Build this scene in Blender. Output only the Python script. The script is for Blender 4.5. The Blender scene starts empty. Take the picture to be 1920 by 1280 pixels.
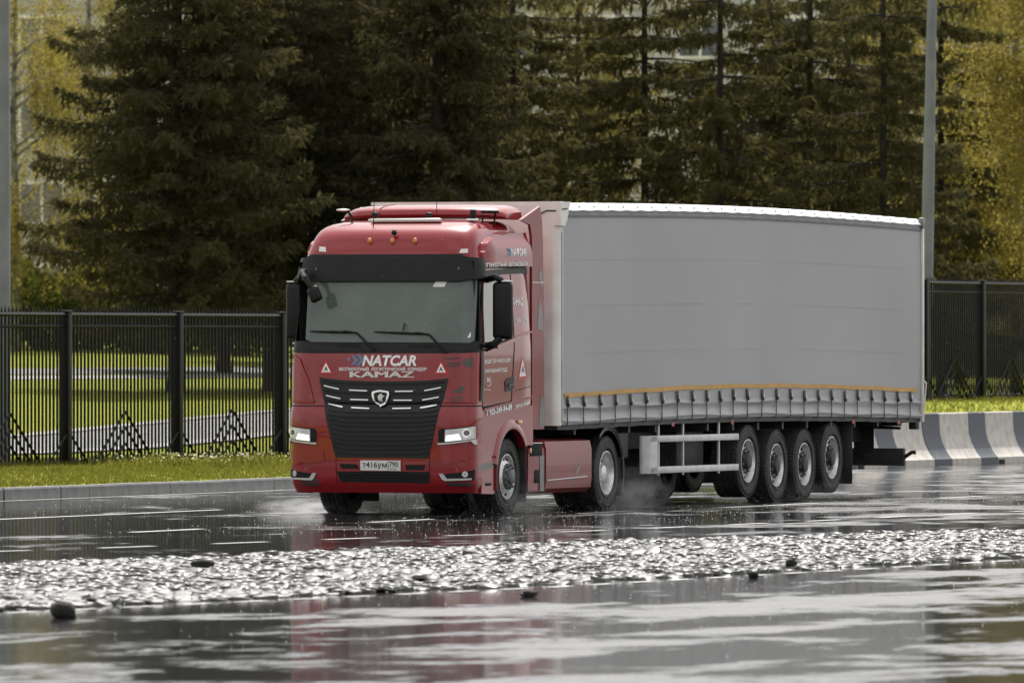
import bpy, bmesh, math, random
import numpy as np
from mathutils import Vector, Matrix
R = math.radians
PI = math.pi
S = bpy.context.scene
C = S.collection
random.seed(4)

# ------------------------------------------------------------------ camera, world, sun, exposure
FPX, CAM_H = 18250.0, 2.178            # focal length in pixels of a 1920-wide frame, eye height in metres
cam = bpy.data.cameras.new('camera')
cam.sensor_width = 36.0
cam.lens = 36.0 * FPX / 1920.0
cam.clip_start, cam.clip_end = 1.0, 3000.0
cam.dof.use_dof = True
cam.dof.focus_distance = 124.0
cam.dof.aperture_fstop = 6.0
co = bpy.data.objects.new('camera', cam)
co.location = (0, 0, CAM_H)
co.rotation_euler = (R(90), 0, 0)
C.objects.link(co)
S.camera = co

SUN_AZ, SUN_EL = R(5.0), R(52.0)       # behind the trees, slightly right of the view axis
world = bpy.data.worlds.new('World')
S.world = world
world.use_nodes = True
wn, wl = world.node_tree.nodes, world.node_tree.links
wn.clear()
sky = wn.new('ShaderNodeTexSky')
sky.sky_type = 'NISHITA'
sky.sun_disc = False
sky.sun_elevation = SUN_EL
sky.sun_rotation = SUN_AZ
sky.air_density = 1.0
sky.dust_density = 3.0
sky.ozone_density = 1.0
hs = wn.new('ShaderNodeHueSaturation')
hs.inputs['Saturation'].default_value = 0.6
bg = wn.new('ShaderNodeBackground')
bg.inputs['Strength'].default_value = 0.11
wo = wn.new('ShaderNodeOutputWorld')
wl.new(sky.outputs[0], hs.inputs['Color'])
# broken rain cloud over the whole sky
wtc = wn.new('ShaderNodeTexCoord')
cn = wn.new('ShaderNodeTexNoise')
cn.inputs['Scale'].default_value = 2.6
cn.inputs['Detail'].default_value = 7
cn.inputs['Roughness'].default_value = 0.6
wl.new(wtc.outputs['Generated'], cn.inputs['Vector'])
cr = wn.new('ShaderNodeMapRange')
cr.inputs['From Min'].default_value = 0.36
cr.inputs['From Max'].default_value = 0.60
cr.inputs['To Min'].default_value = 0.35
cr.inputs['To Max'].default_value = 0.95
wl.new(cn.outputs['Fac'], cr.inputs['Value'])
cmx = wn.new('ShaderNodeMix')
cmx.data_type = 'RGBA'
cmx.inputs['B'].default_value = (7.6, 7.5, 7.3, 1)
wl.new(cr.outputs[0], cmx.inputs['Factor'])
wl.new(hs.outputs[0], cmx.inputs['A'])
wl.new(cmx.outputs['Result'], bg.inputs[0])
wl.new(bg.outputs[0], wo.inputs[0])

sl = bpy.data.lights.new('sun', 'SUN')
sl.energy = 4.4
sl.angle = R(0.6)
sl.color = (1.0, 0.965, 0.91)
so = bpy.data.objects.new('sun', sl)
sdir = Vector((math.sin(SUN_AZ) * math.cos(SUN_EL), math.cos(SUN_AZ) * math.cos(SUN_EL), math.sin(SUN_EL)))
so.rotation_euler = (-sdir).to_track_quat('-Z', 'Y').to_euler()
so.location = (0, 200, 120)
C.objects.link(so)

vs = S.view_settings
vs.view_transform = 'Standard'
vs.look = 'None'
vs.exposure = 0.42
vs.gamma = 1.0
vs.use_curve_mapping = False
S.render.film_transparent = False
S.cycles.max_bounces = 6
S.cycles.diffuse_bounces = 2
S.cycles.glossy_bounces = 3
S.cycles.transmission_bounces = 3
S.cycles.volume_bounces = 0
S.cycles.adaptive_threshold = 0.02
S.cycles.transparent_max_bounces = 12
S.cycles.sample_clamp_indirect = 6.0
S.cycles.use_denoising = True

# ------------------------------------------------------------------ road frame: x across (towards the camera side), y along (away), z up
TH = R(20.2)
SN, CS = math.sin(TH), math.cos(TH)
OX, OY = -0.067 - 1.2 * CS, 123.07 + 1.2 * SN
RF = Matrix.Translation((OX, OY, 0)) @ Matrix.Rotation(-TH, 4, 'Z')
RFI = RF.inverted()
LC = RFI @ Vector((0, 0, CAM_H))


def W(x, y, z=0.0):
    return RF @ Vector((x, y, z))


def L(X, Y, Z=0.0):
    return RFI @ Vector((X, Y, Z))


def _ray(px, py):                      # line of sight through a point measured on the photograph, in the road frame
    return RFI.to_3x3() @ Vector(((px - 960) / FPX, 1.0, (640 - py) / FPX))


def at_x(px, py, x):
    d = _ray(px, py)
    t = (x - LC.x) / d.x
    return (LC.y + t * d.y, LC.z + t * d.z)


def at_y(px, py, y):
    d = _ray(px, py)
    t = (y - LC.y) / d.y
    return (LC.x + t * d.x, LC.z + t * d.z)


def at_z(px, py, z=0.0):
    d = _ray(px, py)
    t = (z - LC.z) / d.z
    return (LC.x + t * d.x, LC.y + t * d.y)


def at_depth(px, Y):                   # world X for a column of the photograph at depth Y
    return (px - 960) * Y / FPX


# ------------------------------------------------------------------ materials
MATS = {}


def mat(name, col, rough=0.5, metal=0.0, spec=0.5, coat=0.0, bump=None, vary=None, emit=None, trans=0.0, col2=None, coat_rough=0.05):
    m = bpy.data.materials.new(name)
    m.use_nodes = True
    n, l = m.node_tree.nodes, m.node_tree.links
    b = n['Principled BSDF']
    b.inputs['Base Color'].default_value = (*col, 1)
    b.inputs['Roughness'].default_value = rough
    b.inputs['Metallic'].default_value = metal
    b.inputs['Specular IOR Level'].default_value = spec
    b.inputs['Coat Weight'].default_value = coat
    b.inputs['Coat Roughness'].default_value = coat_rough
    tc = n.new('ShaderNodeTexCoord')
    if vary:                           # (scale, amount): mottled value and a second colour
        nz = n.new('ShaderNodeTexNoise')
        nz.inputs['Scale'].default_value = vary[0]
        nz.inputs['Detail'].default_value = 6
        l.new(tc.outputs['Object'], nz.inputs['Vector'])
        mx = n.new('ShaderNodeMix')
        mx.data_type = 'RGBA'
        c2 = col2 if col2 else tuple(c * (1 - vary[1]) for c in col)
        mx.inputs['A'].default_value = (*col, 1)
        mx.inputs['B'].default_value = (*c2, 1)
        rp = n.new('ShaderNodeMapRange')
        rp.inputs['From Min'].default_value = 0.35
        rp.inputs['From Max'].default_value = 0.65
        l.new(nz.outputs['Fac'], rp.inputs['Value'])
        l.new(rp.outputs[0], mx.inputs['Factor'])
        l.new(mx.outputs['Result'], b.inputs['Base Color'])
    if bump:                           # (scale, strength, distance)
        nb = n.new('ShaderNodeTexNoise')
        nb.inputs['Scale'].default_value = bump[0]
        nb.inputs['Detail'].default_value = 5
        l.new(tc.outputs['Object'], nb.inputs['Vector'])
        bp = n.new('ShaderNodeBump')
        bp.inputs['Strength'].default_value = bump[1]
        bp.inputs['Distance'].default_value = bump[2]
        l.new(nb.outputs['Fac'], bp.inputs['Height'])
        l.new(bp.outputs[0], b.inputs['Normal'])
    if emit:
        b.inputs['Emission Color'].default_value = (*emit[0], 1)
        b.inputs['Emission Strength'].default_value = emit[1]
    if trans:
        b.inputs['Transmission Weight'].default_value = trans
    MATS[name] = m
    return m


def leaf_mat(name, c1, c2, tr, scale=0.35, mixf=0.35):
    m = bpy.data.materials.new(name)
    m.use_nodes = True
    n, l = m.node_tree.nodes, m.node_tree.links
    n.clear()
    out = n.new('ShaderNodeOutputMaterial')
    tc = n.new('ShaderNodeTexCoord')
    nz = n.new('ShaderNodeTexNoise')
    nz.inputs['Scale'].default_value = scale
    nz.inputs['Detail'].default_value = 8
    nz.inputs['Roughness'].default_value = 0.75
    l.new(tc.outputs['Object'], nz.inputs['Vector'])
    rp = n.new('ShaderNodeMapRange')
    rp.inputs['From Min'].default_value = 0.35
    rp.inputs['From Max'].default_value = 0.65
    l.new(nz.outputs['Fac'], rp.inputs['Value'])
    mx = n.new('ShaderNodeMix')
    mx.data_type = 'RGBA'
    mx.inputs['A'].default_value = (*c1, 1)
    mx.inputs['B'].default_value = (*c2, 1)
    l.new(rp.outputs[0], mx.inputs['Factor'])
    d = n.new('ShaderNodeBsdfDiffuse')
    t = n.new('ShaderNodeBsdfTranslucent')
    l.new(mx.outputs['Result'], d.inputs[0])
    t.inputs[0].default_value = (*tr, 1)
    ms = n.new('ShaderNodeMixShader')
    ms.inputs[0].default_value = mixf
    l.new(d.outputs[0], ms.inputs[1])
    l.new(t.outputs[0], ms.inputs[2])
    l.new(ms.outputs[0], out.inputs[0])
    MATS[name] = m
    return m


RED = (0.30, 0.020, 0.024)
mat('red_paint', (0.275, 0.011, 0.016), 0.35, 0.0, 0.15, 1.0, vary=(1.3, 0.25), col2=(0.26, 0.012, 0.015))
mat('red_dull', (0.26, 0.020, 0.022), 0.45, 0, 0.3, 0.4, vary=(2.0, 0.3), col2=(0.20, 0.03, 0.03))
mat('camo_grey', (0.035, 0.032, 0.03), 0.4, 0, 0.5, 0.7)
mat('black_plastic', (0.008, 0.008, 0.009), 0.45, 0, 0.3, vary=(9, 0.4))
mat('black_gloss', (0.005, 0.005, 0.006), 0.25, 0, 0.4)
mat('gap_black', (0.004, 0.004, 0.004), 0.8)
mat('rubber', (0.022, 0.022, 0.023), 0.62, 0, 0.4, vary=(6, 0.5), col2=(0.05, 0.047, 0.044), bump=(60, 0.25, 0.01))
mat('chrome', (0.78, 0.78, 0.78), 0.16, 1.0)
mat('rim_steel', (0.85, 0.85, 0.86), 0.32, 0.5, vary=(14, 0.35), col2=(0.60, 0.58, 0.56))
mat('hub_grey', (0.13, 0.13, 0.135), 0.45, 0.5)
mat('chassis', (0.013, 0.013, 0.014), 0.55, 0, 0.5, vary=(5, 0.5), col2=(0.03, 0.028, 0.026))
mat('glass', (0.085, 0.102, 0.092), 0.06, 0, 0.55, 1.0, vary=(2.2, 0.3), col2=(0.070, 0.085, 0.077))
def screen_mat():                      # wet, slightly dusty laminated glass
    m = bpy.data.materials.new('screen_glass')
    m.use_nodes = True
    n, l = m.node_tree.nodes, m.node_tree.links
    b = n['Principled BSDF']
    b.inputs['Base Color'].default_value = (0.185, 0.22, 0.195, 1)
    b.inputs['Roughness'].default_value = 0.08
    b.inputs['Coat Weight'].default_value = 1.0
    tr = n.new('ShaderNodeBsdfTransparent')
    tr.inputs[0].default_value = (0.72, 0.82, 0.77, 1)
    tc = n.new('ShaderNodeTexCoord')
    nz = n.new('ShaderNodeTexNoise')
    nz.inputs['Scale'].default_value = 2.4
    nz.inputs['Detail'].default_value = 6
    l.new(tc.outputs['Object'], nz.inputs['Vector'])
    rp = n.new('ShaderNodeMapRange')
    rp.inputs['From Min'].default_value = 0.3
    rp.inputs['From Max'].default_value = 0.7
    rp.inputs['To Min'].default_value = 0.42
    rp.inputs['To Max'].default_value = 0.56
    l.new(nz.outputs['Fac'], rp.inputs['Value'])
    ms = n.new('ShaderNodeMixShader')
    l.new(rp.outputs[0], ms.inputs[0])
    l.new(tr.outputs[0], ms.inputs[1])
    l.new(b.outputs[0], ms.inputs[2])
    l.new(ms.outputs[0], n['Material Output'].inputs[0])
    MATS['screen_glass'] = m


screen_mat()
mat('glass_side', (0.010, 0.012, 0.012), 0.03, 0, 0.9, 1.0)
mat('lens', (0.5, 0.5, 0.5), 0.1, 0.6, 0.5, 1.0)
mat('lamp_lit', (0.9, 0.9, 0.88), 0.2, emit=((1, 0.98, 0.92), 0.8))
mat('lens_dark', (0.05, 0.055, 0.06), 0.06, 0.2, 0.5, 1.0)
mat('amber', (0.55, 0.17, 0.02), 0.2, 0, 0.5, 1.0)
mat('white_lens', (0.75, 0.74, 0.70), 0.25, 0, 0.5, 0.6)
mat('letter_white', (0.92, 0.92, 0.91), 0.5)
mat('letter_silver', (0.62, 0.60, 0.58), 0.3, 0.5)
mat('logo_blue', (0.10, 0.25, 0.42), 0.4)
mat('sign_red', (0.55, 0.02, 0.03), 0.4)
mat('plate_white', (0.72, 0.72, 0.70), 0.35)
mat('ink', (0.02, 0.02, 0.025), 0.5)
mat('trailer_white', (0.86, 0.83, 0.78), 0.4, 0, 0.5, 0.2, vary=(3, 0.15), col2=(0.72, 0.69, 0.64))
mat('roof_white', (0.82, 0.83, 0.84), 0.35, vary=(4, 0.1))
mat('cant_rail', (0.20, 0.205, 0.215), 0.35, 0.3, vary=(6, 0.3))
mat('stripe_orange', (0.62, 0.33, 0.05), 0.45, vary=(5, 0.2))
mat('guard_alu', (0.58, 0.58, 0.59), 0.35, 0.4, vary=(7, 0.2))
mat('buckle', (0.05, 0.05, 0.052), 0.35, 0.6)
mat('steel_bright', (0.7, 0.7, 0.7), 0.25, 1.0)
mat('strap', (0.045, 0.045, 0.047), 0.6)
mat('tag_red', (0.45, 0.10, 0.08), 0.5)
mat('fence_paint', (0.005, 0.0053, 0.0065), 0.5, 0, 0.15)
mat('pole_grey', (0.20, 0.21, 0.23), 0.45, 0.4, vary=(2, 0.25))
mat('spruce_bark', (0.035, 0.028, 0.023), 0.9, vary=(5, 0.5), bump=(14, 0.8, 0.03))
mat('birch_bark', (0.30, 0.28, 0.24), 0.8, vary=(3, 0.8), col2=(0.05, 0.045, 0.04))
mat('building_wall', (0.50, 0.50, 0.50), 0.8, vary=(0.3, 0.12))
mat('building_trim', (0.42, 0.39, 0.35), 0.8)
mat('pane', (0.06, 0.075, 0.09), 0.08, 0, 0.7, 1.0)
mat('path_paving', (0.30, 0.285, 0.27), 0.6, vary=(0.8, 0.2))
mat('path_asphalt', (0.12, 0.115, 0.11), 0.6, vary=(0.8, 0.2))
mat('mark_white', (0.75, 0.75, 0.73), 0.35, vary=(2.5, 0.25))
mat('rock', (0.022, 0.020, 0.018), 0.85, vary=(14, 0.6), bump=(30, 0.6, 0.02))
mat('flower', (0.7, 0.68, 0.45), 0.8)
leaf_mat('spruce_needles', (0.036, 0.037, 0.024), (0.080, 0.076, 0.044), (0.15, 0.13, 0.05), 1.1, 0.30)
leaf_mat('spruce_needles_pale', (0.034, 0.035, 0.021), (0.085, 0.081, 0.042), (0.16, 0.145, 0.05), 1.1, 0.33)
leaf_mat('birch_leaves', (0.125, 0.112, 0.036), (0.18, 0.147, 0.042), (0.36, 0.295, 0.07), 0.6, 0.5)
leaf_mat('hedge_leaves', (0.035, 0.045, 0.016), (0.06, 0.07, 0.02), (0.12, 0.13, 0.02), 0.6, 0.25)
leaf_mat('grass_blades', (0.072, 0.080, 0.020), (0.125, 0.105, 0.035), (0.175, 0.175, 0.03), 0.9, 0.5)


def lawn_mat():
    m = mat('lawn', (0.20, 0.24, 0.012), 0.9, vary=(0.5, 0.4), col2=(0.25, 0.26, 0.018), spec=0.1)
    mat('far_land', (0.085, 0.09, 0.035), 0.9, vary=(0.02, 0.4), spec=0.1)
    return m


lawn_mat()


def curtain_mat():
    m = mat('curtain_pvc', (0.385, 0.388, 0.397), 0.42, 0, 0.5, vary=(0.35, 0.1), col2=(0.335, 0.338, 0.347))
    n, l = m.node_tree.nodes, m.node_tree.links
    b = n['Principled BSDF']
    tc = n.new('ShaderNodeTexCoord')
    mp = n.new('ShaderNodeMapping')
    mp.inputs['Scale'].default_value = (1, 1.6, 0.5)
    l.new(tc.outputs['Object'], mp.inputs['Vector'])
    nz = n.new('ShaderNodeTexNoise')
    nz.inputs['Scale'].default_value = 3.0
    nz.inputs['Detail'].default_value = 4
    l.new(mp.outputs[0], nz.inputs['Vector'])
    nf = n.new('ShaderNodeTexNoise')
    nf.inputs['Scale'].default_value = 90
    l.new(tc.outputs['Object'], nf.inputs['Vector'])
    ad = n.new('ShaderNodeMath')
    ad.operation = 'MULTIPLY_ADD'
    ad.inputs[1].default_value = 0.04
    l.new(nf.outputs['Fac'], ad.inputs[0])
    l.new(nz.outputs['Fac'], ad.inputs[2])
    bp = n.new('ShaderNodeBump')
    bp.inputs['Strength'].default_value = 0.18
    bp.inputs['Distance'].default_value = 0.012
    l.new(ad.outputs[0], bp.inputs['Height'])
    l.new(bp.outputs[0], b.inputs['Normal'])


curtain_mat()


def concrete_mat(name, c1, c2):
    mat(name, c1, 0.6, 0, 0.4, vary=(4, 0.3), col2=c2, bump=(50, 0.3, 0.006))


concrete_mat('kerb_concrete', (0.17, 0.172, 0.175), (0.115, 0.115, 0.115))
concrete_mat('cobble_wet', (0.050, 0.050, 0.052), (0.10, 0.095, 0.09))
MATS['cobble_wet'].node_tree.nodes['Principled BSDF'].inputs['Roughness'].default_value = 0.40
MATS['kerb_concrete'].node_tree.nodes['Principled BSDF'].inputs['Roughness'].default_value = 0.45


def barrier_mat():                     # pale concrete with bands of dark blue-grey paint
    m = bpy.data.materials.new('barrier_concrete')
    m.use_nodes = True
    n, l = m.node_tree.nodes, m.node_tree.links
    b = n['Principled BSDF']
    b.inputs['Roughness'].default_value = 0.6
    tc = n.new('ShaderNodeTexCoord')
    sx = n.new('ShaderNodeSeparateXYZ')
    l.new(tc.outputs['Object'], sx.inputs[0])
    nz = n.new('ShaderNodeTexNoise')
    nz.inputs['Scale'].default_value = 5
    nz.inputs['Detail'].default_value = 7
    l.new(tc.outputs['Object'], nz.inputs['Vector'])
    wob = n.new('ShaderNodeMath')
    wob.operation = 'MULTIPLY_ADD'
    wob.inputs[1].default_value = 0.06
    l.new(nz.outputs['Fac'], wob.inputs[0])
    l.new(sx.outputs['Y'], wob.inputs[2])
    md = n.new('ShaderNodeMath')
    md.operation = 'FLOORED_MODULO'
    md.inputs[1].default_value = 2.7
    l.new(wob.outputs[0], md.inputs[0])
    lt = n.new('ShaderNodeMath')
    lt.operation = 'LESS_THAN'
    lt.inputs[1].default_value = 1.03
    l.new(md.outputs[0], lt.inputs[0])
    wear = n.new('ShaderNodeMapRange')
    wear.inputs['From Min'].default_value = 0.80
    wear.inputs['From Max'].default_value = 0.66
    l.new(nz.outputs['Fac'], wear.inputs['Value'])
    mu = n.new('ShaderNodeMath')
    mu.operation = 'MULTIPLY'
    l.new(lt.outputs[0], mu.inputs[0])
    l.new(wear.outputs[0], mu.inputs[1])
    c0 = n.new('ShaderNodeMix')
    c0.data_type = 'RGBA'
    c0.inputs['A'].default_value = (0.58, 0.54, 0.49, 1)
    c0.inputs['B'].default_value = (0.40, 0.37, 0.33, 1)
    rp = n.new('ShaderNodeMapRange')
    rp.inputs['From Min'].default_value = 0.4
    rp.inputs['From Max'].default_value = 0.75
    l.new(nz.outputs['Fac'], rp.inputs['Value'])
    l.new(rp.outputs[0], c0.inputs['Factor'])
    c1 = n.new('ShaderNodeMix')
    c1.data_type = 'RGBA'
    c1.inputs['B'].default_value = (0.075, 0.085, 0.105, 1)
    l.new(mu.outputs[0], c1.inputs['Factor'])
    l.new(c0.outputs['Result'], c1.inputs['A'])
    l.new(c1.outputs['Result'], b.inputs['Base Color'])
    MATS['barrier_concrete'] = m


barrier_mat()


def road_mat():                        # wet asphalt: mirror-flat puddles between damp, rough patches
    m = bpy.data.materials.new('wet_asphalt')
    m.use_nodes = True
    n, l = m.node_tree.nodes, m.node_tree.links
    b = n['Principled BSDF']
    b.inputs['Specular IOR Level'].default_value = 0.36
    tc = n.new('ShaderNodeTexCoord')
    sx = n.new('ShaderNodeSeparateXYZ')
    l.new(tc.outputs['Object'], sx.inputs[0])
    def math_(op, a, b_=None, c_=None):
        q = n.new('ShaderNodeMath')
        q.operation = op
        for k, v in enumerate((a, b_, c_)):
            if v is None:
                continue
            if isinstance(v, (int, float)):
                q.inputs[k].default_value = v
            else:
                l.new(v, q.inputs[k])
        return q.outputs[0]

    def ramp(v, a0, a1, b0, b1):
        q = n.new('ShaderNodeMapRange')
        q.interpolation_type = 'SMOOTHSTEP'
        for nm, val in (('From Min', a0), ('From Max', a1), ('To Min', b0), ('To Max', b1)):
            q.inputs[nm].default_value = val
        l.new(v, q.inputs['Value'])
        return q.outputs[0]
    mp = n.new('ShaderNodeMapping')
    mp.inputs['Scale'].default_value = (1.0, 0.5, 1.0)
    mp.inputs['Location'].default_value = (3.0, 1.5, 0)
    l.new(tc.outputs['Object'], mp.inputs['Vector'])

    def noise_(scale, detail, rough, dist):
        q = n.new('ShaderNodeTexNoise')
        q.inputs['Scale'].default_value = scale
        q.inputs['Detail'].default_value = detail
        q.inputs['Roughness'].default_value = rough
        q.inputs['Distortion'].default_value = dist
        l.new(mp.outputs[0], q.inputs['Vector'])
        return q.outputs['Fac']
    big = noise_(0.22, 4, 0.55, 0.6)
    mid = noise_(0.75, 5, 0.6, 0.9)
    fin = noise_(4.5, 4, 0.65, 0.5)
    h0 = math_('ADD', math_('MULTIPLY_ADD', mid, 0.55, math_('MULTIPLY', big, 0.55)), math_('MULTIPLY_ADD', fin, 0.20, -0.06))
    # fall of the surface: the far lanes and the gutter along the cobbles hold standing water, the crown of the near lanes drains
    d_edge = math_('SUBTRACT', sx.outputs['X'], math_('MULTIPLY_ADD', sx.outputs['Y'], 0.094, 16.74))
    gutter = math_('MULTIPLY', ramp(d_edge, 0.9, 2.4, 1.0, 0.0), ramp(d_edge, -3.0, -2.0, 0.0, 1.0))
    far_l = ramp(sx.outputs['X'], 5.0, 9.0, 0.025, 0.0)
    cross = math_('MULTIPLY_ADD', sx.outputs['X'], 0.938, math_('MULTIPLY', sx.outputs['Y'], 0.345))
    hollow = ramp(cross, -4.0, 3.5, 0.040, -0.030)
    sm = math_('ADD', math_('ADD', h0, math_('MULTIPLY', gutter, 0.11)), math_('ADD', far_l, hollow))
    # thin film: broad soft variation of dampness
    pud = n.new('ShaderNodeMapRange')
    pud.interpolation_type = 'SMOOTHSTEP'
    pud.inputs['From Min'].default_value = 0.465
    pud.inputs['From Max'].default_value = 0.60
    l.new(sm, pud.inputs['Value'])
    rr = n.new('ShaderNodeMapRange')
    rr.inputs['To Min'].default_value = 0.42
    rr.inputs['To Max'].default_value = 0.08
    l.new(pud.outputs[0], rr.inputs['Value'])
    grain = noise_(2.2, 6, 0.7, 0.4)
    dry = math_('MULTIPLY', ramp(grain, 0.40, 0.62, 0.0, 0.17), math_('SUBTRACT', 1.0, pud.outputs[0]))
    l.new(math_('ADD', rr.outputs[0], dry), b.inputs['Roughness'])
    cm = n.new('ShaderNodeMix')
    cm.data_type = 'RGBA'
    cm.inputs['A'].default_value = (0.045, 0.045, 0.046, 1)
    cm.inputs['B'].default_value = (0.016, 0.016, 0.017, 1)
    l.new(pud.outputs[0], cm.inputs['Factor'])
    l.new(cm.outputs['Result'], b.inputs['Base Color'])
    fine = n.new('ShaderNodeTexNoise')
    fine.inputs['Scale'].default_value = 55
    fine.inputs['Detail'].default_value = 3
    l.new(tc.outputs['Object'], fine.inputs['Vector'])
    rip = n.new('ShaderNodeTexNoise')
    rip.inputs['Scale'].default_value = 1.6
    rip.inputs['Detail'].default_value = 3
    l.new(tc.outputs['Object'], rip.inputs['Vector'])
    inv = n.new('ShaderNodeMapRange')
    inv.inputs['To Min'].default_value = 1.0
    inv.inputs['To Max'].default_value = 0.0
    l.new(pud.outputs[0], inv.inputs['Value'])
    b1 = n.new('ShaderNodeBump')
    b1.inputs['Distance'].default_value = 0.004
    l.new(inv.outputs[0], b1.inputs['Strength'])
    l.new(fine.outputs['Fac'], b1.inputs['Height'])
    b2 = n.new('ShaderNodeBump')
    b2.inputs['Strength'].default_value = 0.22
    b2.inputs['Distance'].default_value = 0.006
    l.new(rip.outputs['Fac'], b2.inputs['Height'])
    l.new(b1.outputs[0], b2.inputs['Normal'])
    l.new(b2.outputs[0], b.inputs['Normal'])
    MATS['wet_asphalt'] = m


road_mat()

# ------------------------------------------------------------------ object helpers


def link(o, parent=None):
    C.objects.link(o)
    if parent is not None:
        o.parent = parent
    return o


def tag(o, label=None, cat=None, group=None, kind=None):
    if label:
        o['label'] = label
    if cat:
        o['category'] = cat
    if group:
        o['group'] = group
    if kind:
        o['kind'] = kind
    return o


def thing(name, loc=(0, 0, 0), rot=0.0, label=None, cat=None, group=None):   # loc in the road frame
    o = bpy.data.objects.new(name, None)
    o.empty_display_size = 0.3
    o.location = W(*loc)
    o.rotation_euler = (0, 0, -TH + rot)
    link(o)
    return tag(o, label, cat, group)


def put(name, bm, m, parent=None, smooth=35.0, frame=None):
    me = bpy.data.meshes.new(name)
    bm.to_mesh(me)
    bm.free()
    return put_mesh(name, me, m, parent, smooth, frame)


def put_mesh(name, me, m, parent=None, smooth=35.0, frame=None):
    if m:
        me.materials.append(MATS[m])
    if smooth:
        me.shade_smooth()
        if smooth < 179:
            me.set_sharp_from_angle(angle=R(smooth))
    o = bpy.data.objects.new(name, me)
    link(o, parent)
    if parent is None and frame is not False:
        o.location = (OX, OY, 0)
        o.rotation_euler = (0, 0, -TH)
    return o


def mesh_arrays(name, v, faces_flat, nper):
    me = bpy.data.meshes.new(name)
    v = np.asarray(v, dtype=np.float32).reshape(-1, 3)
    f = np.asarray(faces_flat, dtype=np.int32).reshape(-1)
    nf = len(f) // nper
    me.vertices.add(len(v))
    me.vertices.foreach_set('co', v.ravel())
    me.loops.add(len(f))
    me.loops.foreach_set('vertex_index', f)
    me.polygons.add(nf)
    me.polygons.foreach_set('loop_start', np.arange(nf, dtype=np.int32) * nper)
    me.update(calc_edges=True)
    me.validate()
    return me


def bmnew():
    return bmesh.new()


def box(bm, c, s, bevel=0.0, rz=0.0, rx=0.0, ry=0.0, seg=2):
    r = bmesh.ops.create_cube(bm, size=1.0)
    vs_ = r['verts']
    bmesh.ops.scale(bm, verts=vs_, vec=s)
    if bevel > 0:
        ed = list({e for v in vs_ for e in v.link_edges})
        r2 = bmesh.ops.bevel(bm, geom=ed, offset=min(bevel, min(s) * 0.45), segments=seg, affect='EDGES', profile=0.5)
        vs_ = list({v for f in r2['faces'] for v in f.verts} | {v for v in vs_ if v.is_valid})
    M = Matrix.Translation(c) @ Matrix.Rotation(rz, 4, 'Z') @ Matrix.Rotation(ry, 4, 'Y') @ Matrix.Rotation(rx, 4, 'X')
    bmesh.ops.transform(bm, matrix=M, verts=vs_)
    return vs_


def bx(c, s, bevel=0.0, **k):
    bm = bmnew()
    box(bm, c, s, bevel, **k)
    return bm


def tube(bm, pts, rad, n=8, caps=True):
    pts = [Vector(p) for p in pts]
    rings = []
    for i, p in enumerate(pts):
        a = pts[max(i - 1, 0)]
        b_ = pts[min(i + 1, len(pts) - 1)]
        t = (b_ - a).normalized()
        u = t.orthogonal().normalized() if abs(t.z) > 0.95 else t.cross(Vector((0, 0, 1))).normalized()
        w_ = t.cross(u)
        r = rad[i] if isinstance(rad, (list, tuple)) else rad
        rings.append([bm.verts.new(p + (u * math.cos(2 * PI * k / n) + w_ * math.sin(2 * PI * k / n)) * r) for k in range(n)])
    for i in range(len(rings) - 1):
        for k in range(n):
            bm.faces.new((rings[i][k], rings[i][(k + 1) % n], rings[i + 1][(k + 1) % n], rings[i + 1][k]))
    if caps:
        bm.faces.new(rings[0][::-1])
        bm.faces.new(rings[-1])
    return bm


def tb(pts, rad, n=8):
    bm = tube(bmnew(), pts, rad, n)
    bmesh.ops.recalc_face_normals(bm, faces=bm.faces[:])
    return bm


def lathe_x(bm, prof, n=40, closed=False):       # profile of (x, r) turned about the x axis
    rings = []
    for (x, r) in prof:
        rings.append([bm.verts.new((x, r * math.cos(2 * PI * k / n), r * math.sin(2 * PI * k / n))) for k in range(n)])
    m = len(prof)
    for i in range(m if closed else m - 1):
        a, b_ = rings[i], rings[(i + 1) % m]
        for k in range(n):
            bm.faces.new((a[k], a[(k + 1) % n], b_[(k + 1) % n], b_[k]))
    bmesh.ops.recalc_face_normals(bm, faces=bm.faces[:])
    return bm


def prism(bm, poly, axis, lo, hi):               # polygon in the two other axes, extruded along axis
    def mk(p, q):
        if axis == 'x':
            return (q, p[0], p[1])
        if axis == 'y':
            return (p[0], q, p[1])
        return (p[0], p[1], q)
    a = [bm.verts.new(mk(p, lo)) for p in poly]
    b_ = [bm.verts.new(mk(p, hi)) for p in poly]
    bm.faces.new(a[::-1])
    bm.faces.new(b_)
    for i in range(len(poly)):
        j = (i + 1) % len(poly)
        bm.faces.new((a[i], a[j], b_[j], b_[i]))
    bmesh.ops.recalc_face_normals(bm, faces=bm.faces[:])
    return bm


def lerp_tab(tab, z):
    if z <= tab[0][0]:
        return tab[0][1]
    for (z0, v0), (z1, v1) in zip(tab, tab[1:]):
        if z <= z1:
            t = (z - z0) / (z1 - z0)
            return v0 + (v1 - v0) * t
    return tab[-1][1]


# ------------------------------------------------------------------ the setting: ground, road, verge, paths


def smooth(a, b, t):
    t = min(1.0, max(0.0, (t - a) / (b - a)))
    return t * t * (3 - 2 * t)


KX = -8.7                               # kerb face


def terrain(x, y):                      # height of the land beyond the kerb, road frame
    p = KX - x
    z = 0.165 + 0.78 * smooth(44, 72, y) * smooth(0.4, 8.0, p) * (1 - 0.8 * smooth(12, 30, p))
    z += 0.030 * max(0.0, min(p, 90.0) - 14.0)
    return z


def ground_hit(px, py):                 # where a line of sight meets that land
    d = _ray(px, py)
    t = 120.0
    while t < 600:
        q = LC + d * t
        if q.z <= terrain(q.x, q.y) and q.x < KX:
            return q
        t += 0.1
    return LC + d * 600


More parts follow.
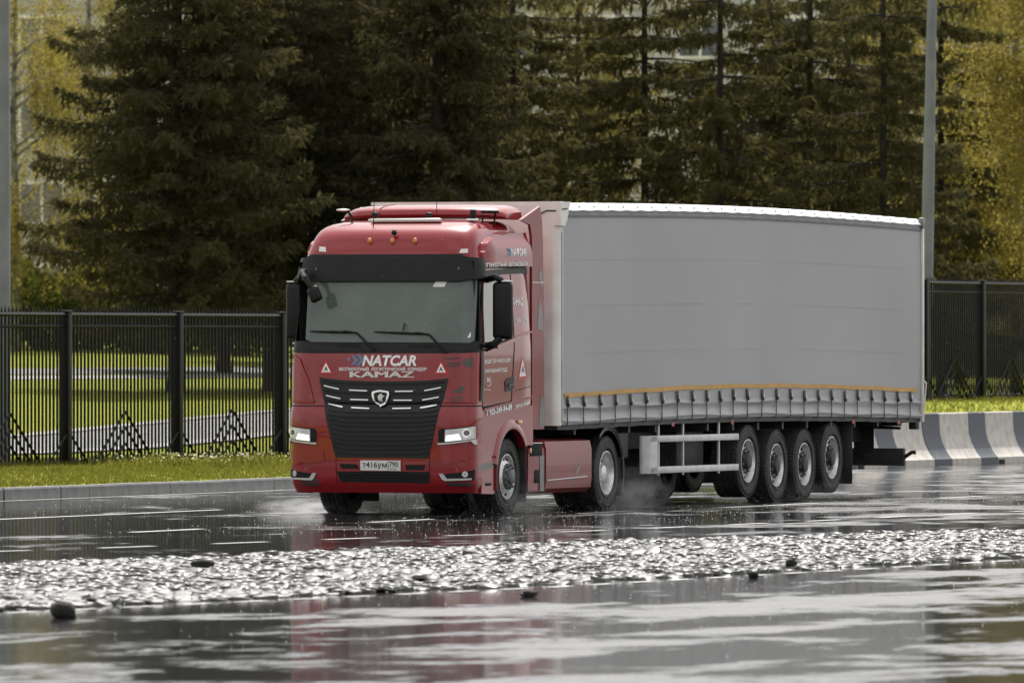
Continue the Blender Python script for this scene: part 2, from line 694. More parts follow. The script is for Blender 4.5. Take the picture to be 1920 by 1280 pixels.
bm = bmnew()
vsq = [bm.verts.new(v) for v in ((-2500, -1500, -0.25), (2500, -1500, -0.25), (2500, 1500, -0.25), (-2500, 1500, -0.25))]
bm.faces.new(vsq)
tag(put('ground', bm, 'far_land', smooth=0), 'flat green land stretching away beyond the road and trees', kind='structure')

bm = bmnew()
vsq = [bm.verts.new(v) for v in ((KX - 0.05, -260, 0), (75, -260, 0), (75, 420, 0), (KX - 0.05, 420, 0))]
bm.faces.new(vsq)
tag(put('road', bm, 'wet_asphalt', smooth=0), 'wide wet asphalt road with puddles mirroring the lorry', kind='structure')


def sheet(name, xs, ys, m, lift=0.0, kind='structure', label=None):
    v = [(x, y, terrain(x, y) + lift) for y in ys for x in xs]
    nx = len(xs)
    f = []
    for j in range(len(ys) - 1):
        for i in range(nx - 1):
            f += [j * nx + i, j * nx + i + 1, (j + 1) * nx + i + 1, (j + 1) * nx + i]
    me = mesh_arrays(name, v, f, 4)
    return tag(put_mesh(name, me, m, smooth=180), label, kind=kind)


ys_l = list(np.linspace(-60, 260, 81))
sheet('lawn', sorted([KX - 0.19 - p for p in list(np.linspace(0, 14, 15)) + list(np.linspace(16, 100, 30)) + [130, 200, 400, 800]]), ys_l, 'lawn',
      label='sunlit green lawn behind the kerb and around the fence')


def xr_at(py, px=230):
    return ground_hit(px, py).x


sheet('footpath', list(np.linspace(xr_at(799), xr_at(845), 5)), ys_l, 'path_asphalt', 0.012, label='broad grey asphalt path across the lawn beyond the fence')
for ya, yb, lab_ in ((797, 803, 'pale edging strip on the far side of the broad path'), (840, 846, 'pale edging strip on the near side of the broad path')):
    sheet('path_edging', list(np.linspace(xr_at(ya), xr_at(yb), 3)), ys_l, 'path_paving', 0.03, label=lab_)
sheet('path', list(np.linspace(xr_at(690), xr_at(701), 5)), ys_l, 'path_asphalt', 0.012, label='darker asphalt path far back on the lawn')
sheet('path', list(np.linspace(xr_at(703.5), xr_at(710), 4)), ys_l, 'path_paving', 0.012, label='narrow bright paved strip far back on the lawn')

# kerb, one stone after another
kerb = bpy.data.objects.new('kerb', None)
link(kerb)
kerb.location = (OX, OY, 0)
kerb.rotation_euler = (0, 0, -TH)
tag(kerb, 'row of grey concrete kerb stones along the grass verge', kind='structure')
kme = None
bm = bmnew()
prism(bm, [(KX, -0.05), (KX, 0.155), (KX - 0.02, 0.18), (KX - 0.18, 0.18), (KX - 0.18, -0.05)], 'y', 0.0015, 0.9985)
kme = bpy.data.meshes.new('kerb_stone')
bm.to_mesh(kme)
bm.free()
kme.materials.append(MATS['kerb_concrete'])
for i in range(46):
    o = bpy.data.objects.new('kerb_stone', kme)
    link(o, kerb)
    o.location = (random.uniform(-0.006, 0.006), -4 + i, random.uniform(-0.008, 0.004))
    o.rotation_euler = (0, 0, random.uniform(-0.004, 0.004))


def mark(name, x0, x1, y0, y1, label, group=None, z=0.004, curve=None):
    bm = bmnew()
    c = curve or (lambda y: 0.0)
    n = 4
    rows = []
    for k in range(n + 1):
        y = y0 + (y1 - y0) * k / n
        rows.append((bm.verts.new((x0 + c(y), y, z)), bm.verts.new((x1 + c(y), y, z))))
    for a, b_ in zip(rows, rows[1:]):
        bm.faces.new((a[0], a[1], b_[1], b_[0]))
    return tag(put(name, bm, 'mark_white', smooth=0), label, kind='structure')


mark('edge_line', KX + 0.03, KX + 0.14, -20, 140, 'thin white line painted along the foot of the kerb')
laneb = [(-30, 2.3), (-20.9, 4.2), (-14.6, 5.02), (-12.5, 5.6), (-10, 5.95), (-6.5, 6.2), (-3.2, 6.4), (0.3, 6.5), (20, 7.6)]
y = -28.0
while y < 14:
    mark('lane_mark', -0.06, 0.06, y, y + 1.15, 'short white dashes of the lane line beside the cobbled strip', curve=lambda q: lerp_tab(laneb, q))
    y += 2.45
for y in (-19.5, -12.7, -6.0, 0.5, 7.0, 13.5, 20, 26, 32, 38, 44, 50):
    mark('lane_mark', 1.29 + 0.05 * (y + 12), 1.42 + 0.05 * (y + 12), y, y + 2.1, 'white lane dash on the carriageway')
for y0, y1 in ((-14, 1.5), (9, 14), (22, 27), (36, 42), (50, 56)):
    mark('lane_mark', -3.36, -3.24, y0, y1, 'longer white lane line on the far side of the carriageway')

# cobbled strip between the carriageways
farx = [(-60, -0.5), (-45, 3.1), (-28.4, 6.41), (-18.6, 8.11), (-8.4, 10.62), (2, 13.0), (8, 14.4)]
nearx = [(-60, 10.6), (-43, 12.7), (-34.4, 13.92), (-21.6, 14.72), (-8, 15.4), (8, 16.2)]
med = bpy.data.objects.new('cobbled_median', None)
link(med)
med.location = (OX, OY, 0)
med.rotation_euler = (0, 0, -TH)
tag(med, 'wet cobbled median strip between the two carriageways', kind='structure')
bm = bmnew()
rows = []
for k in range(35):
    y = -60 + 2 * k
    rows.append((bm.verts.new((lerp_tab(farx, y), y, 0.006)), bm.verts.new((lerp_tab(nearx, y) - 0.35, y, 0.006))))
for a, b_ in zip(rows, rows[1:]):
    bm.faces.new((a[0], a[1], b_[1], b_[0]))
mat('joint_sand', (0.022, 0.021, 0.020), 0.3)
put('joint_bed', bm, 'joint_sand', med, smooth=0)


def stone_proto(seed):
    rg = np.random.default_rng(seed)
    n = 7
    ang = np.sort((np.arange(n) + rg.uniform(-0.28, 0.28, n)) * 2 * PI / n)
    rad = rg.uniform(0.8, 1.12, n)
    v, f = [], []
    for (sr, z) in ((0.96, -0.5), (1.0, 0.50), (0.84, 0.90)):
        for a, r in zip(ang, rad):
            v.append((math.cos(a) * r * sr, math.sin(a) * r * sr, z + rg.uniform(-0.07, 0.07)))
    v.append((rg.uniform(-.1, .1), rg.uniform(-.1, .1), 1.0))
    for k in range(2):
        for i in range(n):
            j = (i + 1) % n
            f.append((k * n + i, k * n + j, (k + 1) * n + j))
            f.append((k * n + i, (k + 1) * n + j, (k + 1) * n + i))
    for i in range(n):
        f.append((2 * n + i, 2 * n + (i + 1) % n, 3 * n))
    return np.array(v), np.array(f)


protos = [stone_proto(k) for k in range(12)]
rg = np.random.default_rng(11)
stones = []
PX_, PY_ = 0.150, 0.175
y = -56.0
row = 0
while y < 4:
    x = lerp_tab(farx, y)
    x1 = lerp_tab(nearx, y)
    x += (row % 2) * PX_ * 0.5
    while x < x1:
        q = W(x, y)
        dn = min(x1 - x, x - lerp_tab(farx, y))
        if abs(q.x) < 0.0526 * q.y + 3.0 and rg.random() < 0.35 + dn / 0.5 and rg.random() > 0.05:
            stones.append((q.y + (50 if abs(q.x) > 0.0526 * q.y + 0.05 else 0), x + rg.uniform(-.03, .03), y + rg.uniform(-.03, .03)))
        x += PX_ * rg.uniform(0.9, 1.15)
    y += PY_
    row += 1
stones.sort()
allv, allf, off = [], [], 0
cob_me = []
for k, (v, f) in enumerate(protos):
    me = mesh_arrays('cobblestone', v, f.ravel(), 3)
    me.materials.append(MATS['cobble_wet'])
    me.shade_smooth()
    cob_me.append(me)
for i, (_, x, y) in enumerate(stones):
    k = int(rg.integers(0, 12))
    big_ = 1.5 if rg.random() < 0.16 else (0.7 if rg.random() < 0.25 else 1.0)
    sx, sy, sz = 0.076 * rg.uniform(.75, 1.25), 0.088 * rg.uniform(.75, 1.3), 0.026 * rg.uniform(.6, 1.35)
    rx, ry, rz = rg.normal(0, 0.13), rg.normal(0, 0.13), rg.uniform(-.5, .5)
    z = 0.007 + rg.normal(0, 0.007) + 0.012 * math.sin(x * 1.3 + 0.4 * y) * math.sin(y * 0.35 + x * 0.5)
    sx, sy = sx * big_, sy * big_
    M = Matrix.Translation((x, y, z)) @ Matrix.Rotation(rz, 4, 'Z') @ Matrix.Rotation(rx, 4, 'X') @ Matrix.Rotation(ry, 4, 'Y') @ Matrix.Diagonal((sx, sy, sz, 1))
    if i < 300:
        o = bpy.data.objects.new('cobblestone', cob_me[k])
        link(o, med)
        o.matrix_local = M
    else:
        v, f = protos[k]
        A_ = np.array(M)
        allv.append(v @ A_[:3, :3].T + A_[:3, 3])
        allf.append(f + off)
        off += len(v)
me = mesh_arrays('cobbles', np.concatenate(allv), np.concatenate(allf).ravel(), 3)
tag(put_mesh('cobbles', me, 'cobble_wet', med, smooth=180), kind='stuff')

y = -50.0
while y < -8:
    mark('edge_mark', 0.30, 0.40, y, y + 0.46, 'row of short white dashes in the water at the near edge of the cobbles', curve=lambda q: lerp_tab(nearx, q))
    y += 0.92

# ------------------------------------------------------------------ concrete barrier on the right
prof = [(0, 0), (0, .11), (-.03, .13), (-.10, .22), (-.19, .40), (-.235, .55), (-.255, .90), (-.27, .915), (-.40, .915), (-.415, .90), (-.435, .55), (-.48, .40), (-.57, .22), (-.64, .13), (-.67, .11), (-.67, 0)]
words_b = ['first striped concrete barrier block, half hidden behind the rear of the trailer', 'middle striped concrete barrier block right of the trailer', 'last striped concrete barrier block at the right edge of the road']
for i in range(3):
    t = thing('concrete_barrier', (KX + 0.42, 39.40 + 8.1 * i, 0), 0, words_b[i], 'barrier', 'striped concrete barrier blocks')
    bm = bmnew()
    prism(bm, prof, 'y', 0.015, 8.085)
    put('concrete_body', bm, 'barrier_concrete', t, smooth=20)
    put('drain_notch', bx((-0.005 + 0.006, 3.9, 0.035), (0.012, 0.35, 0.07), 0.004), 'gap_black', t)

# ------------------------------------------------------------------ iron fence
FX = -17.8
posts_y = [16.3, 21.1, 25.95, 30.78, 35.59, 40.30, 45.0] + [45.0 + (76.55 - 4.0 - 45.0) * k / 6 for k in range(1, 7)] + [76.55, 80.45, 84.4, 88.3, 92.2]
fence = thing('iron_fence', (FX, 26, 0.165), 0, 'tall black iron picket fence with chevron braces along the verge', 'fence')


def fz(y):
    return terrain(FX, y)


def fl(y):                              # fence-local
    return y - 26


pm = bpy.data.meshes.new('picket')
bm = bmnew()
box(bm, (0, 0, 1.26), (0.032, 0.032, 2.44))
tip = [bm.verts.new((sx * 0.016, sy * 0.016, 2.485)) for sx, sy in ((-1, -1), (1, -1), (1, 1), (-1, 1))]
ap = bm.verts.new((0, 0, 2.60))
for k in range(4):
    bm.faces.new((tip[k], tip[(k + 1) % 4], ap))
bm.to_mesh(pm)
bm.free()
pm.materials.append(MATS['fence_paint'])
hidden_v, hidden_f = [], []
for j, (a, b_) in enumerate(zip(posts_y, posts_y[1:])):
    seen = 25 < b_ <= 45.1 and a > 25 or 72 <= a < 84
    n = int(round((b_ - a - 0.24) / 0.152))
    for k in range(n):
        y = a + 0.12 + (b_ - a - 0.24) * (k + 0.5) / n
        zz = fz(y) - 0.165
        if seen:
            o = bpy.data.objects.new('picket', pm)
            link(o, fence)
            o.location = (0, fl(y), zz)
        else:
            b0 = len(hidden_v)
            for (sx, sy, z) in [(s1, s2, z) for z in (0.04, 2.6) for s1, s2 in ((-1, -1), (1, -1), (1, 1), (-1, 1))]:
                hidden_v.append((sx * .016, fl(y) + sy * .016, zz + z))
            for f in ((0, 1, 5, 4), (1, 2, 6, 5), (2, 3, 7, 6), (3, 0, 4, 7)):
                hidden_f += [b0 + q for q in f]
    for z, w in ((2.45, 0.05), (2.26, 0.035), (0.05, 0.04)):
        bm = bmnew()
        za, zb = fz(a) - 0.165, fz(b_) - 0.165
        tube(bm, [(0.03, fl(a) + 0.1, za + z), (0.03, fl(b_) - 0.1, zb + z)], w * 0.7, 4)
        put('rail', bm, 'fence_paint', fence, smooth=0)
    mid = (a + b_) / 2
    for q, (hh, half) in enumerate(((0.86, 1.25), (0.60, 0.88), (0.34, 0.5))):
        zm = fz(mid) - 0.165
        bm = bmnew()
        for sgn in (-1, 1):
            tube(bm, [(0.05, fl(mid), zm + hh), (0.05, fl(mid) + sgn * half, fz(mid + sgn * half) - 0.165 + 0.04)], 0.024, 4)
        put('chevron_brace', bm, 'fence_paint', fence, smooth=0)
if hidden_v:
    me = mesh_arrays('picket_run', hidden_v, hidden_f, 4)
    tag(put_mesh('picket_run', me, 'fence_paint', fence, smooth=0), kind='stuff')
for y in posts_y[1:-1]:
    bm = bmnew()
    for sgn in (-1, 1):
        tube(bm, [(0.05, fl(y) + sgn * 0.08, fz(y) - 0.165 + 0.50), (0.05, fl(y) + sgn * 0.80, fz(y + sgn * .8) - 0.165 + 0.04)], 0.022, 4)
    put('chevron_brace', bm, 'fence_paint', fence, smooth=0)
for y in posts_y:
    zz = fz(y) - 0.165
    p = put('fence_post', bx((0, fl(y), zz + 1.22), (0.17, 0.17, 2.54), 0.008), 'fence_paint', fence, smooth=30)
    put('post_cap', bx((0, fl(y), zz + 2.503), (0.19, 0.19, 0.03), 0.008), 'fence_paint', p, smooth=30)

# ------------------------------------------------------------------ lamp posts behind the fence
for px, lean, lab in ((1733, R(1.1), 'tall grey lamp post rising just behind the rear of the trailer'), (3, R(0.2), 'grey lamp post at the left edge of the picture')):
    xx = FX - 1.2
    yy = at_x(px, 545, xx)[0]
    t = thing('lamp_post', (xx, yy, terrain(xx, yy) - 0.05), 0, lab, 'lamp post')
    bm = tb([(0, 0, 0), (0, 0, 3.0), (0, 0, 11)], [0.15, 0.135, 0.085], 16)
    put('pole', bm, 'pole_grey', t)
    put('base_flange', bx((0, 0, 0.06), (0.42, 0.42, 0.05), 0.01), 'pole_grey', t)
    put('service_door', bx((0.135, 0, 0.9), (0.02, 0.1, 0.4), 0.006), 'pole_grey', t)
    bm = tb([(0, 0, 10.9), (0.3, 0, 11.3), (1.6, 0, 11.6)], [0.06, 0.05, 0.04], 10)
    put('arm', bm, 'pole_grey', t)
    put('lamp_head', bx((1.85, 0, 11.62), (0.75, 0.3, 0.12), 0.04), 'pole_grey', t)
    t.rotation_euler = (0, lean, 0)


def rock(name, px, py, z, size, label, seed):
    x, y = at_z(px, py, z)
    bm = bmnew()
    bmesh.ops.create_icosphere(bm, subdivisions=2, radius=0.5)
    rr = random.Random(seed)
    for v in bm.verts:
        k = 0.82 + 0.3 * rr.random()
        v.co = Vector((v.co.x * size[0] * k, v.co.y * size[1] * k, max(v.co.z * k, -0.3) * size[2]))
    bmesh.ops.rotate(bm, verts=bm.verts, cent=(0, 0, 0), matrix=Matrix.Rotation(TH, 3, 'Z'))
    lo = min(v.co.z for v in bm.verts)
    o = put(name, bm, 'rock', smooth=50)
    o.location = W(x, y, z - lo)
    tag(o, label, 'stone', 'loose stones on the median and road')


rock('loose_stone', 378, 1063, 0.04, (0.24, 0.10, 0.10), 'long dark stone lying on top of the cobbles, left of the cab', 1)
rock('loose_stone', 118, 1158, 0.0, (0.22, 0.2, 0.17), 'big dark rock in the water at far left, nearest the camera', 2)
rock('loose_stone', 992, 1118, 0.0, (0.16, 0.14, 0.08), 'flat wet stone in the puddle just off the cobble edge, mid picture', 3)
rock('loose_stone', 1412, 1083, 0.0, (0.10, 0.10, 0.09), 'small dark pebble at the cobble edge below the trailer wheels', 4)
rock('loose_stone', 1483, 1062, 0.03, (0.12, 0.12, 0.10), 'small dark lump on the rim of the cobbles, right of the pebble', 5)

# ------------------------------------------------------------------ plants


def kites(c, u, v):                     # one kite-shaped leaf per row: centre of its base, long axis, half width
    n = len(c)
    P = np.empty((n, 4, 3), dtype=np.float32)
    P[:, 0] = c
    P[:, 1] = c + 0.42 * u + v
    P[:, 2] = c + u
    P[:, 3] = c + 0.42 * u - v
    return P.reshape(-1, 3)


def kite_mesh(name, P):
    return mesh_arrays(name, P, np.arange(len(P), dtype=np.int32), 4)


def unit(a):
    return a / np.maximum(np.linalg.norm(a, axis=1, keepdims=True), 1e-6)


def spruce_crown(name, seed, H, z0, zmax, Lmax, dens=1.0, gap=0.0, full=False):
    rg = np.random.default_rng(seed)
    Cc, Uu, Vv = [], [], []
    z = z0
    boughs = []
    while z < H - 0.5:
        frac = z / H
        n = 6 if full else 5
        a0 = rg.uniform(0, 2 * PI)
        for k in range(n):
            if rg.random() < gap:
                continue
            az = a0 + 2 * PI * k / n + rg.normal(0, 0.25)
            Lb = Lmax * (1 - frac) ** 0.75 * rg.uniform(0.72, 1.12)
            if z < z0 + 1.0:
                Lb *= 0.8
            boughs.append((z + rg.uniform(-.15, .15), az, max(Lb, 0.4)))
        z += (rg.uniform(0.34, 0.50) if full else rg.uniform(0.42, 0.62)) if z < zmax else 0.6
    for (zb, az, Lb) in boughs:
        near = zb < zmax
        step = (0.085 if near else 0.2) / dens
        droop = rg.uniform(0.30, 0.55)
        lift = rg.uniform(0.10, 0.30)
        t = np.arange(0.14, 1.0, step / Lb)
        m = len(t)
        rad = np.array([math.cos(az), math.sin(az), 0.0])
        tan = np.array([-math.sin(az), math.cos(az), 0.0])
        zz = zb + Lb * (lift * t - droop * t ** 1.6 + 0.22 * t ** 4)
        base = rad * (Lb * t)[:, None] + np.array([0, 0, 1.0]) * zz[:, None] + tan * (rg.normal(0, .04, m))[:, None]
        for sgn in (-1, 1):
            lb = (0.95 * Lb * (0.31 if full else 0.27) * (1 - t) ** 0.7 * np.minimum(1, t * 3.2) + 0.10) * rg.uniform(0.6, 1.15, m)
            ang = rg.normal(0.95, 0.18, m)
            dirv = rad * np.cos(ang)[:, None] + tan * (sgn * np.sin(ang))[:, None]
            dirv[:, 2] -= rg.uniform(0.05, 0.5, m)
            dirv = unit(dirv)
            nst = 5 if near else 3
            for q in range(nst):
                s = (q + rg.uniform(0, 1, m)) / nst
                p = base + dirv * (lb * s)[:, None]
                p[:, 2] -= 0.45 * lb * s ** 2
                for rep in range(2 if near else 1):
                    d = dirv * 0.55 + rg.normal(0, 0.45, (m, 3))
                    d[:, 2] -= rg.uniform(0.0, 0.9, m)
                    d = unit(d)
                    ln = rg.uniform(0.12, 0.27, m) * (1.0 if near else 1.8)
                    sv = unit(np.cross(d, rg.normal(0, 1, (m, 3))))
                    Cc.append(p)
                    Uu.append(d * ln[:, None])
                    Vv.append(sv * (ln * rg.uniform(0.10, 0.17, m))[:, None])
    return kite_mesh(name, kites(np.concatenate(Cc), np.concatenate(Uu), np.concatenate(Vv))), boughs


def spruce_wood(name, boughs, H, r0):
    bm = bmnew()
    tube(bm, [(0, 0, -0.3), (0, 0, 0.4), (0.02, 0.01, H * 0.5), (0, 0, H)], [r0 * 1.35, r0, r0 * 0.6, 0.02], 10)
    for (zb, az, Lb) in boughs[::2]:
        if zb > 12:
            continue
        pts = []
        for t in (0, .35, .7, .95):
            pts.append((math.cos(az) * Lb * t, math.sin(az) * Lb * t, zb + Lb * (0.2 * t - .42 * t ** 1.6 + .22 * t ** 4)))
        tube(bm, pts, [0.035, 0.025, 0.015, 0.006], 4, caps=False)
    me = bpy.data.meshes.new(name)
    bm.to_mesh(me)
    bm.free()
    return me


SPR = []
for k, (H, z0, Lm, gap, r0) in enumerate(((19, 1.9, 4.0, 0.02, .20), (17, 1.8, 3.4, 0.05, .17), (18, 1.5, 3.5, 0.12, .13), (16, 1.1, 3.2, 0.20, .12))):
    cm, bo = spruce_crown('crown', 20 + k, H, z0, 9.6, Lm, 1.0, gap, k < 2)
    wm = spruce_wood('trunk', bo, H, r0)
    cm.materials.append(MATS['spruce_needles' if k < 2 else 'spruce_needles_pale'])
    wm.materials.append(MATS['spruce_bark'])
    wm.shade_smooth()
    SPR.append((cm, wm))


def plant_tree(name, meshes, px, Y, scale, rot, label, cat, group):
    X = at_depth(px, Y)
    q = L(X, Y)
    t = bpy.data.objects.new(name, None)
    link(t)
    t.location = (X, Y, terrain(q.x, q.y) - 0.02)
    t.rotation_euler = (0, 0, rot)
    t.scale = (scale, scale, scale)
    tag(t, label, cat, group)
    for nm, me in zip(('crown', 'trunk'), meshes):
        link(bpy.data.objects.new(nm, me), t)
    return t


spruces = [   # column, depth, kind, scale, turn, label
    (330, 232, 0, 1.05, 0.3, 'large dark spruce at left with long drooping boughs over the fence'),
    (505, 238, 1, 1.0, 1.2, 'dark spruce just left of the cab, boughs down to the fence'),
    (655, 242, 0, 1.0, 2.1, 'dense dark spruce directly above the left end of the cab'),
    (820, 236, 1, 1.05, 4.0, 'dense spruce standing behind the cab roof'),
    (960, 250, 2, 1.0, 5.0, 'lighter spruce above the front corner of the trailer'),
    (1210, 246, 2, 1.0, 2.7, 'open spruce with visible trunk above the middle of the trailer, pale gaps beside it'),
    (1350, 240, 3, 1.05, 0.9, 'thin spruce with straight bare trunk right of the pale gaps'),
    (1520, 248, 2, 1.0, 3.6, 'spruce with a dark trunk above the rear half of the trailer'),
    (1655, 238, 3, 1.0, 5.6, 'thin spruce with a clear dark trunk left of the right lamp post'),
    (1765, 256, 3, 1.05, 1.9, 'sparse spruce right of the right lamp post, branches against yellow birch'),
    (420, 268, 0, 1.0, 0.8, 'dark spruce of the second row, between the two leftmost front spruces'),
    (740, 272, 1, 1.1, 1.7, 'dark spruce of the second row behind the cab'),
    (1085, 280, 3, 1.0, 2.9, 'far spruce of the second row above the trailer front, seen between pale gaps'),
    (1440, 275, 1, 0.9, 4.4, 'dark spruce of the second row above the rear half of the trailer'),
    (1590, 282, 1, 0.9, 0.2, 'dark spruce of the second row left of the clear dark trunk'),
    (590, 292, 0, 1.0, 3.9, 'far dark spruce in the back row left of the cab roof'),
    (890, 296, 0, 0.95, 5.2, 'far dark spruce in the back row above the cab roof'),
]
for px, Y, k, sc, rot, lab in spruces:
    plant_tree('spruce_tree', SPR[k], px, Y, sc, rot, lab, 'tree', 'spruces beyond the fence')


def birch(name, seed, H, Rc, z0, nstr, leaf=0.05):
    rg = np.random.default_rng(seed)
    Cc, Uu, Vv = [], [], []
    bm = bmnew()
    tube(bm, [(0, 0, -0.3), (0.05, 0, 3), (0, 0.1, 7), (0.1, 0, H)], [0.17, 0.14, 0.09, 0.02], 10)
    limbs = []
    for k in range(34):
        z = rg.uniform(2.2, H - 1)
        az = rg.uniform(0, 2 * PI)
        Lb = Rc * rg.uniform(0.6, 1.1) * (1 - 0.4 * z / H)
        pts = [Vector((math.cos(az) * Lb * t, math.sin(az) * Lb * t, z + Lb * (0.9 * t - 0.5 * t * t))) for t in (0, .3, .6, 1)]
        tube(bm, pts, [0.05, 0.03, 0.018, 0.008], 4, caps=False)
        limbs.append((z, az, Lb))
    for s in range(nstr):
        z, az, Lb = limbs[int(rg.integers(0, len(limbs)))]
        t = rg.uniform(0.25, 1.0)
        p0 = np.array([math.cos(az) * Lb * t, math.sin(az) * Lb * t, z + Lb * (0.9 * t - 0.5 * t * t)])
        p0[:2] += rg.normal(0, 0.28, 2)
        ln = rg.uniform(0.6, 2.6)
        if p0[2] - ln < z0:
            ln = max(0.3, p0[2] - z0)
        m = int(ln / 0.065)
        tt = np.linspace(0, 1, m)
        p = p0 + np.stack([rg.normal(0, .06, m) + 0.2 * tt * rg.normal(), rg.normal(0, .06, m) + 0.2 * tt * rg.normal(), -ln * tt], 1)
        d = rg.normal(0, 0.6, (m, 3))
        d[:, 2] -= 0.8
        d = unit(d)
        l_ = rg.uniform(0.7, 1.4, m) * leaf
        sv = unit(np.cross(d, rg.normal(0, 1, (m, 3))))
        Cc.append(p)
        Uu.append(d * l_[:, None])
        Vv.append(sv * (l_ * 0.38)[:, None])
    me = kite_mesh('crown', kites(np.concatenate(Cc), np.concatenate(Uu), np.concatenate(Vv)))
    me.materials.append(MATS['birch_leaves'])
    wm = bpy.data.meshes.new('trunk')
    bm.to_mesh(wm)
    bm.free()
    wm.materials.append(MATS['birch_bark'])
    wm.shade_smooth()
    return me, wm


BIR = [birch('birch', 50, 15, 4.2, 1.2, 3000, 0.075), birch('birch', 51, 14, 3.6, 1.6, 1500, 0.07)]
for px, Y, k, sc, rot, lab in (
        (1905, 264, 0, 1.1, 0.4, 'yellow-green weeping birch at the right edge of the picture'),
        (1800, 288, 0, 1.0, 2.2, 'yellow-green birch behind the right lamp post'),
        (2010, 250, 0, 1.0, 4.2, 'birch cut off by the right edge, nearest of the yellow trees'),
        (30, 300, 1, 1.0, 1.1, 'sparse yellow-green birch by the left lamp post'),
        (170, 312, 1, 1.1, 3.0, 'yellow birch glimpsed through the gaps of the leftmost spruce'),
        (1110, 310, 1, 1.0, 5.0, 'pale birch glimpsed between spruces above the trailer front'),
        (1660, 305, 0, 1.0, 5.4, 'yellow birch glimpsed behind the thin spruce with clear trunk')):
    plant_tree('birch_tree', BIR[k], px, Y, sc, rot, lab, 'tree', 'birches among the spruces')

# dark shrubs at the foot of the wood
rg = np.random.default_rng(77)
n = 42000
yh_ = (RF @ ground_hit(230, 663)).y
Yh = rg.uniform(yh_, yh_ + 10, n)
Xh = rg.uniform(-24, 24, n)
hh = 2.3 + 0.6 * np.sin(Xh * 0.7) + 0.5 * np.sin(Xh * 1.9 + 1)
zt = rg.uniform(0, 1, n) ** 0.8 * hh
q0 = np.array([terrain(*L(x, yh_ + 4).xy) for x in np.linspace(-24, 24, 30)])
zt += np.interp(Xh, np.linspace(-24, 24, 30), q0)
c = np.stack([Xh, Yh, zt], 1)
d = unit(rg.normal(0, 1, (n, 3)))
ln = rg.uniform(.18, .4, n)
sv = unit(np.cross(d, rg.normal(0, 1, (n, 3))))
me = kite_mesh('undergrowth', kites(c, d * ln[:, None], sv * (ln * .3)[:, None]))
tag(put_mesh('undergrowth', me, 'hedge_leaves', smooth=0, frame=False), 'dark mass of shrubs at the foot of the trees', kind='stuff')

# pale block of flats far behind the trees
Yb = 352.0
q = L(0, Yb)
zb = terrain(q.x, q.y) - 0.3
bld = bpy.data.objects.new('apartment_building', None)
link(bld)
bld.location = (0, Yb, zb)
tag(bld, 'pale grey block of flats glimpsed through gaps in the trees', 'building')
put('wall', bx((0, 6, 8), (58, 12, 16.5)), 'building_wall', bld, smooth=0)
put('plinth', bx((0, -0.06, 0.5), (58.2, 0.12, 1.2)), 'building_trim', bld, smooth=0)
put('roof', bx((0, 6, 16.5), (59, 13, 0.5)), 'building_trim', bld, smooth=0)
for k in range(4):
    put('floor_band', bx((0, -0.04, 3.6 + 3 * k), (58.1, 0.08, 0.18)), 'building_trim', bld, smooth=0)
for fl_ in range(4):
    for k in range(17):
        w_ = put('window', bx((-27.2 + 3.4 * k, -0.03, 2.5 + 3.0 * fl_), (1.7, 0.10, 1.6), 0.02), 'trailer_white', bld, smooth=0)
        for sx in (-0.4, 0.4):
            put('pane', bx((-27.2 + 3.4 * k + sx, -0.06, 2.5 + 3.0 * fl_), (0.7, 0.06, 1.36)), 'pane', w_, smooth=0)

# grass on the verge
rg = np.random.default_rng(5)


def blades(name, n, xr, yr, hmin, hmax, m, label, seedfn=None, pos=None):
    x = rg.uniform(xr[0], xr[1], n)
    y = rg.uniform(yr[0], yr[1], n)
    if pos is not None:
        x, y = pos
        n = len(x)
    z = np.array([terrain(a, b_) for a, b_ in zip(x, y)]) - 0.01
    d = rg.normal(0, 0.32, (n, 3))
    d[:, 2] = 1
    d = unit(d)
    patch = 0.65 + 0.5 * (np.sin(x * 1.7 + 0.6 * y) * np.sin(y * 0.9 + 1.3 * x) * 0.5 + 0.5)
    ln = rg.uniform(hmin, hmax, n) * patch
    sv = unit(np.cross(d, rg.normal(0, 1, (n, 3))))
    me = kite_mesh(name, kites(np.stack([x, y, z], 1), d * ln[:, None], sv * (0.008 + ln * 0.035)[:, None]))
    return tag(put_mesh(name, me, m, smooth=0), label, kind='stuff')


blades('grass', 60000, (-17.6, KX - 0.17), (0, 46), 0.03, 0.10, 'grass_blades', 'short green verge grass between kerb and fence')
blades('grass', 30000, (-19.5, KX - 0.35), (40, 90), 0.04, 0.15, 'grass_blades', 'green grass on the bank above the concrete barrier')
blades('grass', 16000, (-19.5, -17.3), (24, 46), 0.05, 0.15, 'grass_blades', 'taller grass along the foot of the fence')
wx, wy = [], []
for px, sp in ((370, .9), (395, .5), (345, .5), (290, .5), (480, .5), (530, .5)):
    q = ground_hit(px, 876)
    k = int(260 * sp)
    wx.append(rg.normal(q.x, 0.5, k))
    wy.append(rg.normal(q.y, 0.9, k))
blades('weeds', 0, (0, 1), (0, 1), 0.16, 0.30, 'grass_blades', 'taller weeds in the verge left of the cab', pos=(np.concatenate(wx), np.concatenate(wy)))
wx, wy = np.concatenate(wx)[::3], np.concatenate(wy)[::3]
k = len(wx)
c = np.stack([wx, wy, np.array([terrain(a, b_) for a, b_ in zip(wx, wy)]) + rg.uniform(.10, .24, k)], 1)
d = unit(rg.normal(0, 1, (k, 3)))
me = kite_mesh('weed_flowers', kites(c, d * .045, unit(np.cross(d, rg.normal(0, 1, (k, 3)))) * .02))
tag(put_mesh('weed_flowers', me, 'flower', smooth=0), 'tiny pale flower heads on the weeds left of the cab', kind='stuff')

